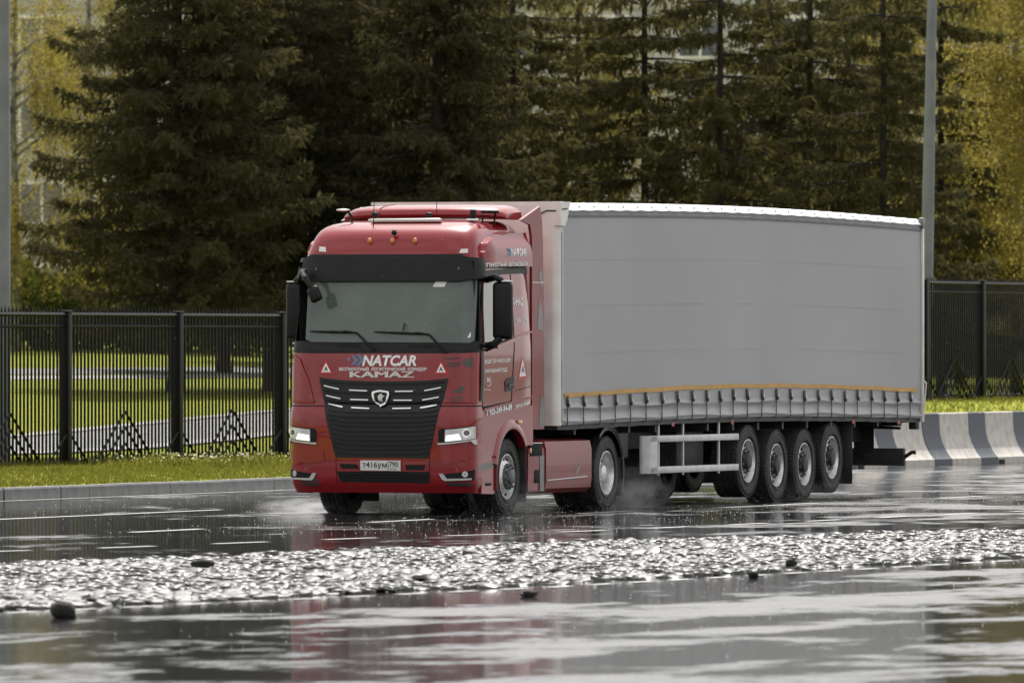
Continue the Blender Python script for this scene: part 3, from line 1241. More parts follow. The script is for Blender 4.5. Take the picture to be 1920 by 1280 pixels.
# ------------------------------------------------------------------ tractor unit (local frame = road frame)
truck = thing('tractor_unit', (0, 0, 0), 0, 'dark red tractor unit with high roof cab pulling the grey trailer', 'truck')

YC = [(.20, -1.33), (.30, -1.39), (.40, -1.43), (.62, -1.45), (.95, -1.45), (1.28, -1.44), (1.37, -1.415), (1.40, -1.385), (1.75, -1.37), (2.06, -1.355), (2.15, -1.335), (2.6, -1.265), (2.95, -1.205), (3.22, -1.15), (3.35, -1.10), (3.48, -1.02), (3.57, -.93), (3.63, -.80), (3.67, -.62), (3.70, -.35)]
WT = [(.20, 1.21), (.36, 1.25), (2.1, 1.25), (2.95, 1.20), (3.15, 1.175), (3.24, 1.15), (3.45, 1.10), (3.54, 1.07), (3.61, 1.03), (3.66, .97), (3.70, .86)]
NE, DC = 4.6, 0.42
CAB_BACK = 0.84


def fsec(a, z):                         # point of the cab front at section parameter a (-1..1) and height z
    w, yc = lerp_tab(WT, z), lerp_tab(YC, z)
    s = min(1.0, abs(a))
    x = w * math.sin(PI / 2 * s) ** (2 / NE)
    y = yc + DC * (1 - max(0.0, math.cos(PI / 2 * s)) ** (2 / NE))
    return Vector((math.copysign(x, a), y, z))


def a_of_x(x, z):
    r = min(1.0, abs(x) / lerp_tab(WT, z))
    return math.copysign(math.asin(r ** (NE / 2)) * 2 / PI, x)


def fnorm(a, z):
    e = 0.01
    a0, a1 = max(-1, a - e), min(1, a + e)
    t = fsec(a1, z) - fsec(a0, z)
    u = fsec(a, z + 0.03) - fsec(a, z - 0.03)
    n = t.cross(u)
    return n.normalized() if n.length > 1e-9 else Vector((math.copysign(1, a), 0, 0))


def FA(px, py):                         # measured point of the photograph -> (a, z) on the cab front
    y = -1.35
    for _ in range(40):
        x, z = at_y(px, py, y)
        a = a_of_x(x, z)
        y += 0.6 * (fsec(a, z).y - y)
    return (a, z)


def tess(poly, du, dv):
    bm = bmnew()
    bm.faces.new([bm.verts.new((p[0], p[1], 0)) for p in poly])
    us, vs2 = [p[0] for p in poly], [p[1] for p in poly]
    for lo, hi, d, no, k in ((min(us), max(us), du, (1, 0, 0), 0), (min(vs2), max(vs2), dv, (0, 1, 0), 1)):
        q = math.floor(lo / d) * d + d
        while q < hi - 1e-5:
            bmesh.ops.bisect_plane(bm, geom=bm.verts[:] + bm.edges[:] + bm.faces[:], plane_co=(q, 0, 0) if k == 0 else (0, q, 0), plane_no=no)
            q += d
    return bm


def shell(bm, fpos):                    # map a flat tessellation to outer and inner skins with side walls
    bm.verts.index_update()
    bm.verts.ensure_lookup_table()
    new = bmnew()
    top, bot = {}, {}
    for v in bm.verts:
        p, q = fpos(v.co.x, v.co.y)
        top[v.index] = new.verts.new(p)
        bot[v.index] = new.verts.new(q)
    for f in bm.faces:
        new.faces.new([top[v.index] for v in f.verts])
        new.faces.new([bot[v.index] for v in reversed(f.verts)])
    for e in bm.edges:
        if len(e.link_faces) == 1:
            a, b_ = e.verts
            new.faces.new((top[a.index], top[b_.index], bot[b_.index], bot[a.index]))
    bm.free()
    bmesh.ops.recalc_face_normals(new, faces=new.faces[:])
    return new


def fpatch(name, poly, m, parent=None, off=0.006, thick=0.012, pix=True, mirror=False, smooth=40):
    pl = [FA(*p) for p in poly] if pix else poly
    outs = []
    for sg in ((1, -1) if mirror else (1,)):
        pp = [(p[0] * sg, p[1]) for p in pl]
        bm = tess(pp, 0.045, 0.035)

        def fpos(a, z):
            s, n = fsec(a, z), fnorm(a, z)
            return s + n * off, s + n * (off - thick)
        outs.append(put(name, shell(bm, fpos), m, parent or truck, smooth=smooth))
    return outs


def spatch(name, poly, m, parent=None, off=0.006, thick=0.012, pix=True, mirror=False, smooth=40, xs=1.25, follow=True):
    pl = [at_x(*p, xs) for p in poly] if pix else poly
    outs = []
    for sg in ((1, -1) if mirror else (1,)):
        bm = tess(pl, 0.4, 0.1)

        def fpos(y, z):
            x = lerp_tab(WT, z) if follow else xs
            return Vector((sg * (x + off), y, z)), Vector((sg * (x + off - thick), y, z))
        outs.append(put(name, shell(bm, fpos), m, parent or truck, smooth=smooth))
    return outs


def text_mesh(body, bold=0.0, shear=0.0, space=1.0):
    cu = bpy.data.curves.new('t', 'FONT')
    cu.body = body
    cu.offset = bold
    cu.shear = shear
    cu.space_character = space
    cu.resolution_u = 3
    cu.fill_mode = 'FRONT'
    o = bpy.data.objects.new('t', cu)
    C.objects.link(o)
    bpy.context.view_layer.update()
    me = bpy.data.meshes.new_from_object(o.evaluated_get(bpy.context.evaluated_depsgraph_get()))
    bpy.data.objects.remove(o)
    bpy.data.curves.remove(cu)
    n = len(me.vertices)
    a = np.empty(n * 3, dtype=np.float32)
    me.vertices.foreach_get('co', a)
    a = a.reshape(-1, 3)
    lo, hi = a.min(0), a.max(0)
    uv = (a[:, :2] - lo[:2]) / np.maximum(hi[:2] - lo[:2], 1e-6)
    return me, uv


def ftext(body, x0, y0, x1, y1, m, bold=0.02, shear=0.0, parent=None, off=0.004, tilt=0.0, name='lettering', space=1.0):
    me, uv = text_mesh(body, bold, shear, space)
    (aL, zb), (aR, _) = FA(x0, y1), FA(x1, y1)
    zt = FA((x0 + x1) / 2, y0)[1]
    zb = FA((x0 + x1) / 2, y1)[1]
    xL, xR = fsec(aL, zb).x, fsec(aR, zb).x
    for v, (u, t) in zip(me.vertices, uv):
        x = xL + (xR - xL) * float(u)
        z = zb + (zt - zb) * float(t)
        a = a_of_x(x, z)
        v.co = fsec(a, z) + fnorm(a, z) * off
    return put_mesh(name, me, m, parent or truck, smooth=0)


def stext(body, x0, y0, x1, y1, m, bold=0.02, shear=0.0, parent=None, off=0.004, rise=0.0, name='lettering', xs=1.25, space=1.0, xf=None):
    me, uv = text_mesh(body, bold, shear, space)
    yL, _ = at_x(x0, y1, xs)
    yR, _ = at_x(x1, y1, xs)
    zt = at_x((x0 + x1) / 2, y0, xs)[1]
    zb = at_x((x0 + x1) / 2, y1, xs)[1]
    for v, (u, t) in zip(me.vertices, uv):
        z = zb + (zt - zb) * float(t) + rise * (float(u) - 0.5)
        yy = yL + (yR - yL) * float(u)
        v.co = Vector(((xf(yy, z) if xf else lerp_tab(WT, z)) + off, yy, z))
    return put_mesh(name, me, m, parent or truck, smooth=0)


# --- cab shell
bm = bmnew()
zs = [1.375, 1.385, 1.41, 1.5, 1.6, 1.75, 1.9, 2.06, 2.11, 2.16, 2.3, 2.5, 2.7, 2.95, 3.08, 3.18, 3.25, 3.32, 3.38, 3.44, 3.49, 3.54, 3.58, 3.62, 3.655, 3.68, 3.70]
NA = 56
rings = []
for z in zs:
    ring = []
    w = lerp_tab(WT, z)
    for k in range(NA + 1):
        a = -1 + 2 * k / NA
        ring.append(fsec(a, z))
    yb = CAB_BACK - 0.10 * smooth(3.45, 3.7, z)
    for t in (0.25, 0.5, 0.75, 0.94):
        ring.append(Vector((w, ring[NA].y + (yb - ring[NA].y) * t, z)))
    ring.append(Vector((w - 0.03, yb, z)))
    ring.append(Vector((0, yb + 0.01, z)))
    ring.append(Vector((-w + 0.03, yb, z)))
    for t in (0.94, 0.75, 0.5, 0.25):
        ring.append(Vector((-w, ring[0].y + (yb - ring[0].y) * t, z)))
    rings.append([bm.verts.new(p) for p in ring])
nr = len(rings[0])
for i in range(len(rings) - 1):
    for k in range(nr):
        j = (k + 1) % nr
        if 2.15 < zs[i] < 2.94 and k < NA and abs(-1 + 2 * (k + .5) / NA) < 0.90:
            continue                    # windscreen opening
        bm.faces.new((rings[i][k], rings[i][j], rings[i + 1][j], rings[i + 1][k]))
bm.faces.new(rings[0][::-1])
tc = bm.verts.new((0, 0, 3.735))
for k in range(nr):
    bm.faces.new((rings[-1][k], rings[-1][(k + 1) % nr], tc))
bmesh.ops.recalc_face_normals(bm, faces=bm.faces[:])
cab = put('cab_body', bm, 'red_paint', truck, smooth=50)

# --- bumper: front wall from z .30 to 1.37, wrapped round to the wheel arches
bm = bmnew()
zs2 = [.27, .30, .34, .40, .50, .60, .615, .70, .80, .95, 1.02, 1.06, 1.2, 1.28, 1.33, 1.362]
outer, inner = [], []
for z in zs2:
    low = 0.02 * (1 - smooth(.30, .42, z))
    ro, ri = [], []
    ribs = 0.018 * smooth(0.98, 1.06, z) * (1 - smooth(1.30, 1.36, z))
    for k in range(NA + 1):
        a = -1 + 2 * k / NA
        p = fsec(a, z)
        n = fnorm(a, z)
        ro.append(p - n * low + n * ribs * 0.4)
        ri.append(p - n * 0.05)
    outer.append([bm.verts.new(p) for p in ro])
    inner.append([bm.verts.new(p) for p in ri])
for i in range(len(zs2) - 1):
    for k in range(NA):
        bm.faces.new((outer[i][k], outer[i][k + 1], outer[i + 1][k + 1], outer[i + 1][k]))
        bm.faces.new((inner[i][k], inner[i][k + 1], inner[i + 1][k + 1], inner[i + 1][k]))
for k in range(NA):
    for i in (0, len(zs2) - 1):
        bm.faces.new((outer[i][k], outer[i][k + 1], inner[i][k + 1], inner[i][k]))
bmesh.ops.recalc_face_normals(bm, faces=bm.faces[:])
bumper = put('bumper', bm, 'red_paint', truck, smooth=30)

# --- lower side panels with wheel arches
WA = (0.03, 0.50)
arc = [(WA[0] + 0.585 * math.cos(R(t)), WA[1] + 0.585 * math.sin(R(t))) for t in range(182, 34, -6)]
side_poly = [(-1.035, 1.368), (-1.035, 0.27), (-0.60, 0.26), (-0.56, 0.30)] + arc + [(0.84, 0.86), (0.84, 1.368)]
for sg in (1, -1):
    bm = bmnew()
    prism(bm, side_poly, 'x', sg * 1.20, sg * 1.247)
    sp = put('side_panel', bm, 'red_paint', truck, smooth=30)
    # flared arch lip
    bm = bmnew()
    pts_o = [(WA[0] + 0.69 * math.cos(R(t)), WA[1] + 0.69 * math.sin(R(t))) for t in range(168, 30, -6)]
    pts_i = [(WA[0] + 0.575 * math.cos(R(t)), WA[1] + 0.575 * math.sin(R(t))) for t in range(168, 30, -6)]
    ra = [bm.verts.new((sg * 1.249, p[0], p[1])) for p in pts_o]
    rb = [bm.verts.new((sg * 1.285, WA[0] + 0.625 * math.cos(R(t)), WA[1] + 0.625 * math.sin(R(t)))) for t in range(168, 30, -6)]
    rc = [bm.verts.new((sg * 1.275, p[0], p[1])) for p in pts_i]
    rd = [bm.verts.new((sg * 1.18, p[0], p[1])) for p in pts_i]
    for A_, B_ in ((ra, rb), (rb, rc), (rc, rd)):
        for i in range(len(ra) - 1):
            bm.faces.new((A_[i], A_[i + 1], B_[i + 1], B_[i]))
    bmesh.ops.recalc_face_normals(bm, faces=bm.faces[:])
    put('arch_lip', bm, 'red_paint', sp, smooth=60)
    # dark wheel well
    bm = bmnew()
    ra = [bm.verts.new((sg * 1.19, p[0], p[1])) for p in arc]
    rb = [bm.verts.new((sg * 0.70, p[0], p[1])) for p in arc]
    for i in range(len(arc) - 1):
        bm.faces.new((ra[i], ra[i + 1], rb[i + 1], rb[i]))
    put('wheel_well', bm, 'chassis', sp, smooth=60)
    put('side_marker', bx((sg * 1.262, 0.30, 1.158), (0.03, 0.16, 0.05), 0.01), 'amber', sp)
    put('mudguard_flap', bx((sg * 1.0, 0.66, 0.50), (0.44, 0.015, 0.72), 0.004), 'chassis', sp)
    # brighter edge of the lower corner step
    bm = tb([(sg * 1.262, -0.545, 0.30), (sg * 1.262, -0.545, 0.62), (sg * 1.262, -0.60, 0.74)], 0.014, 6)
    put('corner_trim', bm, 'red_dull', sp)
    put('step_slot', bx((sg * 1.2475, -0.80, 0.385), (0.012, 0.20, 0.035), 0.004), 'gap_black', sp)

# --- windscreen and its black surround
sur = fpatch('windscreen_surround', [(-1.0, 2.045), (-.30, 2.03), (.30, 2.03), (1.0, 2.045), (1.0, 2.185), (-1.0, 2.185)], 'black_plastic', truck, 0.003, 0.012, pix=False)[0]
fpatch('upper_surround', [(-1.0, 2.93), (1.0, 2.93), (1.0, 3.19), (-1.0, 3.19)], 'black_plastic', sur, 0.003, 0.012, pix=False)
fpatch('pillar_cover', [(0.885, 2.185), (1.0, 2.185), (1.0, 2.93), (0.885, 2.93)], 'black_plastic', sur, 0.003, 0.012, pix=False, mirror=True)
# inside of the cab
mat('cab_trim', (0.045, 0.045, 0.047), 0.8)
mat('seat_cloth', (0.10, 0.095, 0.09), 0.9)
bm = bmnew()
box(bm, (0, -0.16, 2.50), (2.36, 1.90, 1.36))
bm.faces.ensure_lookup_table()
ff = [f for f in bm.faces if f.normal.y < -0.9]
bmesh.ops.delete(bm, geom=ff, context='FACES')
bmesh.ops.reverse_faces(bm, faces=bm.faces[:])
put('cab_lining', bm, 'cab_trim', truck, smooth=0)
put('dashboard', bx((0, -0.97, 2.09), (2.2, 0.42, 0.22), 0.07), 'cab_trim', truck)
for sx in (0.58, -0.58):
    st = put('seat', bx((sx, -0.12, 2.35), (0.50, 0.16, 0.72), 0.06, rx=R(-8)), 'seat_cloth', truck)
    put('headrest', bx((sx, -0.06, 2.78), (0.28, 0.10, 0.20), 0.04), 'seat_cloth', st)
bm = bmnew()
ring_ = [(0.58 + 0.23 * math.cos(2 * PI * k / 20), -0.66 + 0.10 * math.sin(2 * PI * k / 20), 2.30 + 0.20 * math.sin(2 * PI * k / 20)) for k in range(21)]
tube(bm, ring_, 0.018, 6, caps=False)
tube(bm, [(0.36, -0.66, 2.30), (0.58, -0.68, 2.28), (0.80, -0.66, 2.30)], 0.016, 6)
put('steering_wheel', bm, 'gap_black', truck)
glass = fpatch('windscreen', [(574, 636), (585, 641), (880, 643), (889, 638), (893, 560), (893, 500), (584, 500), (578, 560)], 'screen_glass', truck, 0.012, 0.008)[0]
for poly in ([(628, 643.5), (672, 644), (678, 651), (634, 650.5)], [(763, 645.5), (812, 646), (816, 653), (768, 652.5)]):
    fpatch('cowl_vent', poly, 'gap_black', sur, 0.006, 0.006)
fpatch('vignette', [(812, 538), (818, 527), (839, 527), (834, 538)], 'letter_white', glass, 0.016, 0.004)
for k in range(5):
    x0 = 815 + 4.6 * k
    fpatch('vignette_bar', [(x0 - 1, 537), (x0 + 4, 528), (x0 + 5, 528), (x0, 537)], 'letter_silver', glass, 0.018, 0.003)
fpatch('corner_sticker', [(876, 633), (882, 622), (882, 631), (879, 634)], 'letter_white', glass, 0.016, 0.004)
# inside, a shade strip along the top of the glass
fpatch('shade_strip', [(588, 526), (893, 524), (893, 516), (586, 516)], 'gap_black', glass, 0.015, 0.003)
# wipers
for (x0, y0, xe, ye, xa, ya) in ((583, 621.5, 671, 624, 702, 657), (703, 622.5, 806, 627, 836, 661)):
    def fp(px, py, o):
        a, z = FA(px, py)
        return fsec(a, z) + fnorm(a, z) * o
    wv = put('wiper', tb([fp(x0 + (xe - x0) * t, y0 + (ye - y0) * t, 0.03) for t in (0, .25, .5, .75, 1)], [0.008, 0.014, 0.017, 0.016, 0.012], 6), 'gap_black', truck)
    put('wiper_arm', tb([fp(xe - 24, ye - 3, 0.05), fp(xe, ye + 1, 0.05), fp((xe + xa) / 2, (ye + ya) / 2, 0.06), fp(xa, ya, 0.03)], [0.010, 0.014, 0.014, 0.018], 6), 'gap_black', wv)
put('wiper_nozzle', tb([fp(757, 620, 0.03), fp(760, 612, 0.05), fp(761, 607, 0.05)], 0.010, 6), 'gap_black', truck)

# --- sun visor
vis = fpatch('sun_visor', [(-0.91, 2.97), (-.45, 2.925), (.45, 2.925), (.95, 2.97), (.965, 3.20), (.6, 3.215), (.5, 3.25), (-.5, 3.25), (-.6, 3.215), (-.92, 3.20)], 'black_plastic', truck, 0.065, 0.05, pix=False)[0]
for x in (-0.35, 0.45):
    fpatch('visor_bolt', [(x - .012, 3.06), (x + .012, 3.06), (x + .012, 3.09), (x - .012, 3.09)], 'hub_grey', vis, 0.08, 0.006, pix=False)

# --- upper front panel: lettering and signs
ftext('NATCAR', 679, 665.5, 781, 686, 'letter_white', 0.035, 0.22)
ftext('БЕСПИЛОТНЫЙ  ЛОГИСТИЧЕСКИЙ  КОРИДОР', 636, 687, 800, 696, 'letter_white', 0.018, 0.0)
ftext('KAMAZ', 656, 696.5, 774.5, 707.5, 'letter_silver', 0.0, 0.0, off=0.012)
ftext('KAMAZ', 657.6, 696.2, 776, 707.2, 'letter_silver', 0.0, 0.0, off=0.0135)
ftext('KAMAZ', 659.2, 696, 777.5, 707, 'letter_silver', 0.0, 0.0, off=0.015)
for dx, s in ((0, 1.0), (9.5, 1.25)):
    cx, cy = 661 + dx, 675
    h_ = 8.5 * s
    fpatch('logo_chevron', [(cx - 2, cy - h_), (cx + 4, cy - h_), (cx + 4 + h_ * .85, cy), (cx + 3, cy + h_), (cx - 3, cy + h_), (cx - 2 + h_ * .8, cy)], 'logo_blue', truck, 0.004, 0.003)
fpatch('logo_dot', [(651, 673.5), (654, 670), (657, 674), (654, 677.5)], 'logo_blue', truck, 0.004, 0.003)
for (cx, cy, s) in ((611.5, 689.5, 1.0), (827, 690, 1.0)):
    t = fpatch('warning_triangle', [(cx, cy - 15 * s), (cx + 14 * s, cy + 11.5 * s), (cx - 13 * s, cy + 11.5 * s)], 'sign_red', truck, 0.004, 0.004)[0]
    fpatch('triangle_field', [(cx, cy - 9.5 * s), (cx + 9 * s, cy + 8 * s), (cx - 8.5 * s, cy + 8 * s)], 'letter_white', t, 0.007, 0.004)
    ftext('A', cx - 3.6, cy - 2.5, cx + 3.8, cy + 6, 'ink', 0.03, parent=t, off=0.009)
# dark camouflage facets at the near corner
for poly in ([(866, 676), (877, 671), (885, 671), (885, 689), (873, 688)], [(849, 735), (864, 724), (872, 722), (866, 737)],
             [(832, 671), (862, 669), (862, 670.5), (833, 672.5)], [(838, 680), (864, 678), (864, 679.5), (838, 681.5)], [(838, 685), (864, 683), (864, 684.5), (838, 686.5)]):
    fpatch('camouflage_facet', poly, 'camo_grey', truck, 0.0185, 0.0195)
for k in range(7):
    x0 = 843 + 3.4 * k
    fpatch('camouflage_bar', [(x0, 755), (x0 + 3.5, 744 - k * .6), (x0 + 5, 744 - k * .6), (x0 + 1.6, 755)], 'camo_grey', truck, 0.0185, 0.0195)
for k in range(6):
    x0 = 571 + 4.0 * k
    fpatch('camouflage_bar', [(x0, 744 + k), (x0 + 1.5, 744 + k), (x0 + 5, 756), (x0 + 2.5, 756)], 'camo_grey', truck, 0.003, 0.003)
# black air ducts at the cab corners
for sg in (1, -1):
    bm = bmnew()
    for k in range(5):
        a, z0_ = sg * (0.955 + 0.008 * k), 1.44
        tube(bm, [fsec(a, 1.43) + fnorm(a, 1.43) * 0.010, fsec(a, 1.75) + fnorm(a, 1.75) * 0.020, fsec(a, 2.06) + fnorm(a, 2.06) * 0.010], 0.013, 5)
    put('corner_duct', bm, 'camo_grey', truck)
    bm = bmnew()
    for zz in (2.09, 2.155):
        tube(bm, [fsec(sg * .93, zz) + fnorm(sg * .93, zz) * 0.03, fsec(sg * .985, zz) + fnorm(sg * .985, zz) * 0.05], 0.012, 6)
    put('corner_grab_rail', bm, 'chrome', truck)
# raised cheek panels beside the grille
for sg in (1, -1):
    fpatch('cheek_panel', [(a * sg, z) for a, z in (FA(*p) for p in [(846, 712), (868, 672), (884, 664), (891, 690), (892, 756), (833, 756.5)])], 'red_paint', truck, 0.016, 0.02, pix=False, smooth=20)
    fpatch('bumper_ledge', [(a * sg, z) for a, z in (FA(*p) for p in [(808, 846), (832, 838), (896, 846), (897, 856), (835, 870), (806, 864)])], 'red_paint', bumper, 0.014, 0.02, pix=False, smooth=20)
# seam between cab and bumper
fpatch('panel_gap', [(-1, 1.362), (1, 1.362), (1, 1.378), (-1, 1.378)], 'gap_black', truck, 0.002, 0.02, pix=False)

# --- grille
GR = fpatch('grille', [(599, 707), (640, 712), (715, 714.5), (800, 713), (841, 709), (829, 757), (803, 859), (630, 857), (609, 757)], 'black_gloss', truck, 0.010, 0.02)[0]
rows_g = [(722, 728.5, 731), (740, 746, 748), (757, 763, 765)]
segs = {0: ((609, 721.5, 637, 728), (656, 730, 690, 731.5), (742, 732.5, 776, 732), (797, 731, 828, 725)),
        1: ((613, 740, 640, 746), (658, 747.5, 692, 748.5), (739, 749, 774, 749), (793, 748.5, 824, 743)),
        2: ((617, 758, 644, 763), (660, 764, 694, 765.5), (737, 765.5, 772, 765), (789, 764.5, 820, 760))}
for r_ in segs:
    for (x0, y0, x1, y1) in segs[r_]:
        fpatch('chrome_strip', [(x0, y0), (x1, y1), (x1, y1 + 2.1), (x0 + 0.5, y0 + 2.1)], 'chrome', GR, 0.034, 0.014)
for k, yy in enumerate((716, 734, 752, 770, 779, 788, 796, 805, 814, 822, 831, 839, 848)):
    f = (yy - 707) / 150
    xl, xr = 604 + 26 * f, 836 - 33 * f
    fpatch('grille_slat', [(xl, yy - 3), (650, yy + 1.5), (715, yy + 2.2), (782, yy + 2), (xr, yy - 1.5), (xr - 1, yy + 1.5), (782, yy + 5.5), (715, yy + 5.8), (650, yy + 5), (xl + 1, yy + 0.5)], 'black_plastic', GR, 0.028, 0.022)
# emblem: shield with a horse head
em = fpatch('emblem', [(700, 734), (715, 731), (731, 733.5), (732, 739), (724, 761), (715, 764.5), (708, 760.5), (699, 740)], 'chrome', GR, 0.046, 0.02)[0]
fpatch('emblem_field', [(704, 737), (715, 734.5), (728, 736.5), (728, 740), (721, 758.5), (715, 761), (711, 758), (703, 740)], 'black_gloss', em, 0.049, 0.006)
fpatch('emblem_horse', [(714, 738.5), (718, 738), (720, 741), (724, 743), (720, 744.5), (719, 748), (721, 752), (719, 757), (716, 756), (713, 752), (711, 747), (711, 742)], 'letter_silver', em, 0.052, 0.006)

# --- number plate and lower grille
plate = fpatch('number_plate', [(677, 862.5), (752, 863), (752, 882), (677, 881)], 'plate_white', truck, 0.024, 0.012)[0]
ftext('т416ум', 681, 865.5, 727, 878.5, 'ink', 0.012, parent=plate, off=0.0265)
ftext('790', 731, 865, 748, 875, 'ink', 0.012, parent=plate, off=0.0265)
ftext('RUS', 733, 877, 744, 880, 'ink', 0.0, parent=plate, off=0.0265)
fpatch('plate_divider', [(728.6, 863.5), (729.6, 863.5), (729.6, 881), (728.6, 881)], 'ink', plate, 0.0262, 0.002)
for poly in ([(636, 869), (669, 869.5), (673, 878), (641, 878)], [(760, 871), (798, 871), (794, 881), (762, 880.5)]):
    fpatch('air_slot', poly, 'gap_black', bumper, 0.006, 0.01)
lg = fpatch('lower_grille', [(631, 883), (806, 884), (803, 906), (640, 903)], 'gap_black', bumper, 0.004, 0.01)[0]
for yy in (888, 893, 898):
    fpatch('grille_slat', [(636, yy), (803, yy + 0.8), (803, yy + 2.3), (636, yy + 1.5)], 'black_plastic', lg, 0.012, 0.012)
for xx in (631, 806):
    fpatch('panel_gap', [(xx, 760), (xx + 1, 760), (xx + 1, 905), (xx, 905)], 'gap_black', bumper, 0.004, 0.004)
# --- headlights, near one measured and mirrored to the far side
hl = dict(housing=[(822, 807), (828, 803), (836, 803), (890.5, 797), (891, 823), (836, 830), (822, 829)],
          lens=[(835, 805.5), (890, 798.5), (890.5, 821.5), (834, 828)], lit=[(837, 816), (860, 813), (865, 824), (835.5, 827)],
          strip=[(821, 830.5), (891, 822.5), (892, 833), (887, 833), (881, 826.5), (822, 833.5)])
for sg in (1, -1):
    def P2(poly):
        return [(a * sg, z) for a, z in (FA(*p) for p in poly)]
    H_ = fpatch('headlight', P2(hl['housing']), 'gap_black', truck, 0.010, 0.02, pix=False)[0]
    fpatch('headlight_lens', P2(hl['lens']), 'lens', H_, 0.016, 0.01, pix=False)
    fpatch('daytime_light', P2(hl['lit']), 'lamp_lit', H_, 0.020, 0.01, pix=False)
    for rr, mm, of in ((8.2, 'chrome', 0.022), (5.4, 'lens_dark', 0.026)):
        fpatch('projector', P2([(874 + rr * math.cos(t), 811.5 + rr * math.sin(t)) for t in [2 * PI * k / 14 for k in range(14)]]), mm, H_, of, 0.012, pix=False)
    fpatch('headlight_trim', P2(hl['strip']), 'letter_silver', H_, 0.024, 0.02, pix=False)
    # fog lamp
    Fg = fpatch('fog_lamp', P2([(822, 889), (890, 880), (889, 899), (836, 903), (829, 899)]), 'gap_black', truck, 0.006, 0.012, pix=False)[0]
    fpatch('fog_trim', P2([(823, 887.5), (831, 887.5), (838, 897), (884, 896), (883, 899), (834, 901), (829, 898)]), 'letter_silver', Fg, 0.016, 0.012, pix=False)
    for rr, mm, of in ((5.5, 'chrome', 0.014), (3.6, 'lens', 0.018)):
        fpatch('fog_lens', P2([(871.5 + rr * math.cos(t), 888.5 + rr * math.sin(t)) for t in [2 * PI * k / 12 for k in range(12)]]), mm, Fg, of, 0.01, pix=False)
# crease of the bumper
fpatch('camouflage_facet', [(833, 905), (885, 904), (895, 910), (845, 911)], 'camo_grey', bumper, 0.004, 0.004)
for k in range(5):
    fpatch('camouflage_bar', [(562 + 7 * k, 897), (566 + 7 * k, 897), (573 + 7 * k, 910), (568 + 7 * k, 910)], 'camo_grey', bumper, 0.004, 0.004)

# --- roof marker lamps
for px in (694, 736.5, 779):
    a, z = FA(px, 453.5)
    p = fsec(a, z)
    bm = bmnew()
    bmesh.ops.create_icosphere(bm, subdivisions=2, radius=1)
    bmesh.ops.scale(bm, verts=bm.verts, vec=(0.032, 0.035, 0.045))
    bmesh.ops.translate(bm, verts=bm.verts, vec=p + fnorm(a, z) * 0.015)
    put('marker_lamp', bm, 'amber', truck, smooth=180)
for poly in ([(600, 463), (611, 464), (612, 473), (599, 472)], [(864, 467.5), (877, 467), (877, 475), (861, 475)]):
    fpatch('clearance_lamp', poly, 'white_lens', truck, 0.012, 0.016)
# --- roof equipment
for x, y, h_, nm in ((-0.45, -0.35, 0.10, 'beacon'), (0.28, -0.35, 0.09, 'beacon'), (0.86, -0.3, 0.13, 'beacon')):
    t = put('roof_sensor', bx((x, y, 3.715 + h_ / 2), (0.07, 0.07, h_), 0.012), 'black_plastic', truck)
    put('sensor_foot', bx((x, y, 3.712), (0.14, 0.12, 0.03), 0.008), 'chrome', t)
put('light_bar', bx((0.05, -0.55, 3.705), (0.95, 0.10, 0.05), 0.02), 'letter_silver', truck)
put('roof_antenna', tb([(-0.30, -0.80, 3.60), (-0.285, -0.80, 3.98)], [0.007, 0.004], 5), 'gap_black', truck)
bm = bmnew()
bmesh.ops.create_icosphere(bm, subdivisions=2, radius=0.038)
a, z = FA(741, 441)
bmesh.ops.translate(bm, verts=bm.verts, vec=fsec(a, z) + fnorm(a, z) * 0.05)
put('roof_camera', bm, 'black_gloss', truck, smooth=180)
put('whip_antenna', tb([(0.33, -0.2, 3.73), (0.33, -0.2, 3.98)], [0.006, 0.004], 5), 'gap_black', truck)
# satellite receiver at the far side of the roof
g = put('roof_receiver', tb([(-0.80, -0.25, 3.66), (-0.80, -0.25, 3.76), (-0.86, -0.25, 3.83)], 0.018, 6), 'black_plastic', truck)
bm = bmnew()
bmesh.ops.create_uvsphere(bm, u_segments=16, v_segments=8, radius=1)
bmesh.ops.scale(bm, verts=bm.verts, vec=(0.09, 0.09, 0.018))
bmesh.ops.translate(bm, verts=bm.verts, vec=(-0.92, -0.25, 3.845))
put('receiver_disc', bm, 'white_lens', g, smooth=180)
# sensor frame on the near roof edge
g = put('sensor_frame', tb([(1.02, 0.02, 3.52), (1.02, 0.02, 3.66), (1.05, 0.0, 3.80)], 0.014, 6), 'gap_black', truck)
put('frame_leg', tb([(0.90, -0.1, 3.62), (0.92, -0.1, 3.78)], 0.012, 6), 'gap_black', g)
put('frame_head', bx((0.99, -0.04, 3.815), (0.20, 0.14, 0.035), 0.008), 'gap_black', g)
# --- roof spoiler
bm = bmnew()
prof_s = [(0.06, 3.735), (0.03, 3.77), (0.04, 3.81), (0.09, 3.845), (0.20, 3.875), (0.45, 3.897), (0.80, 3.905), (0.82, 3.80), (0.82, 3.72)]
rings = []
NXS = 36
for i in range(NXS + 1):
    x = -1.10 + 2.20 * i / NXS
    x = math.copysign(abs(x / 1.10) ** 0.8 * 1.10, x)
    e = (abs(x) / 1.10) ** 14
    cv = 0.22 * (abs(x) / 1.10) ** 4
    rings.append([bm.verts.new((x, y + (cv if y < 0.5 else 0), 3.72 + (z - 3.72) * (1 - 0.45 * e) + 0.02 * (1 - (x / 1.10) ** 2))) for y, z in prof_s])
for i in range(NXS):
    for k in range(len(prof_s) - 1):
        bm.faces.new((rings[i][k], rings[i + 1][k], rings[i + 1][k + 1], rings[i][k + 1]))
bm.faces.new(rings[0])
bm.faces.new(rings[-1][::-1])
bmesh.ops.recalc_face_normals(bm, faces=bm.faces[:])
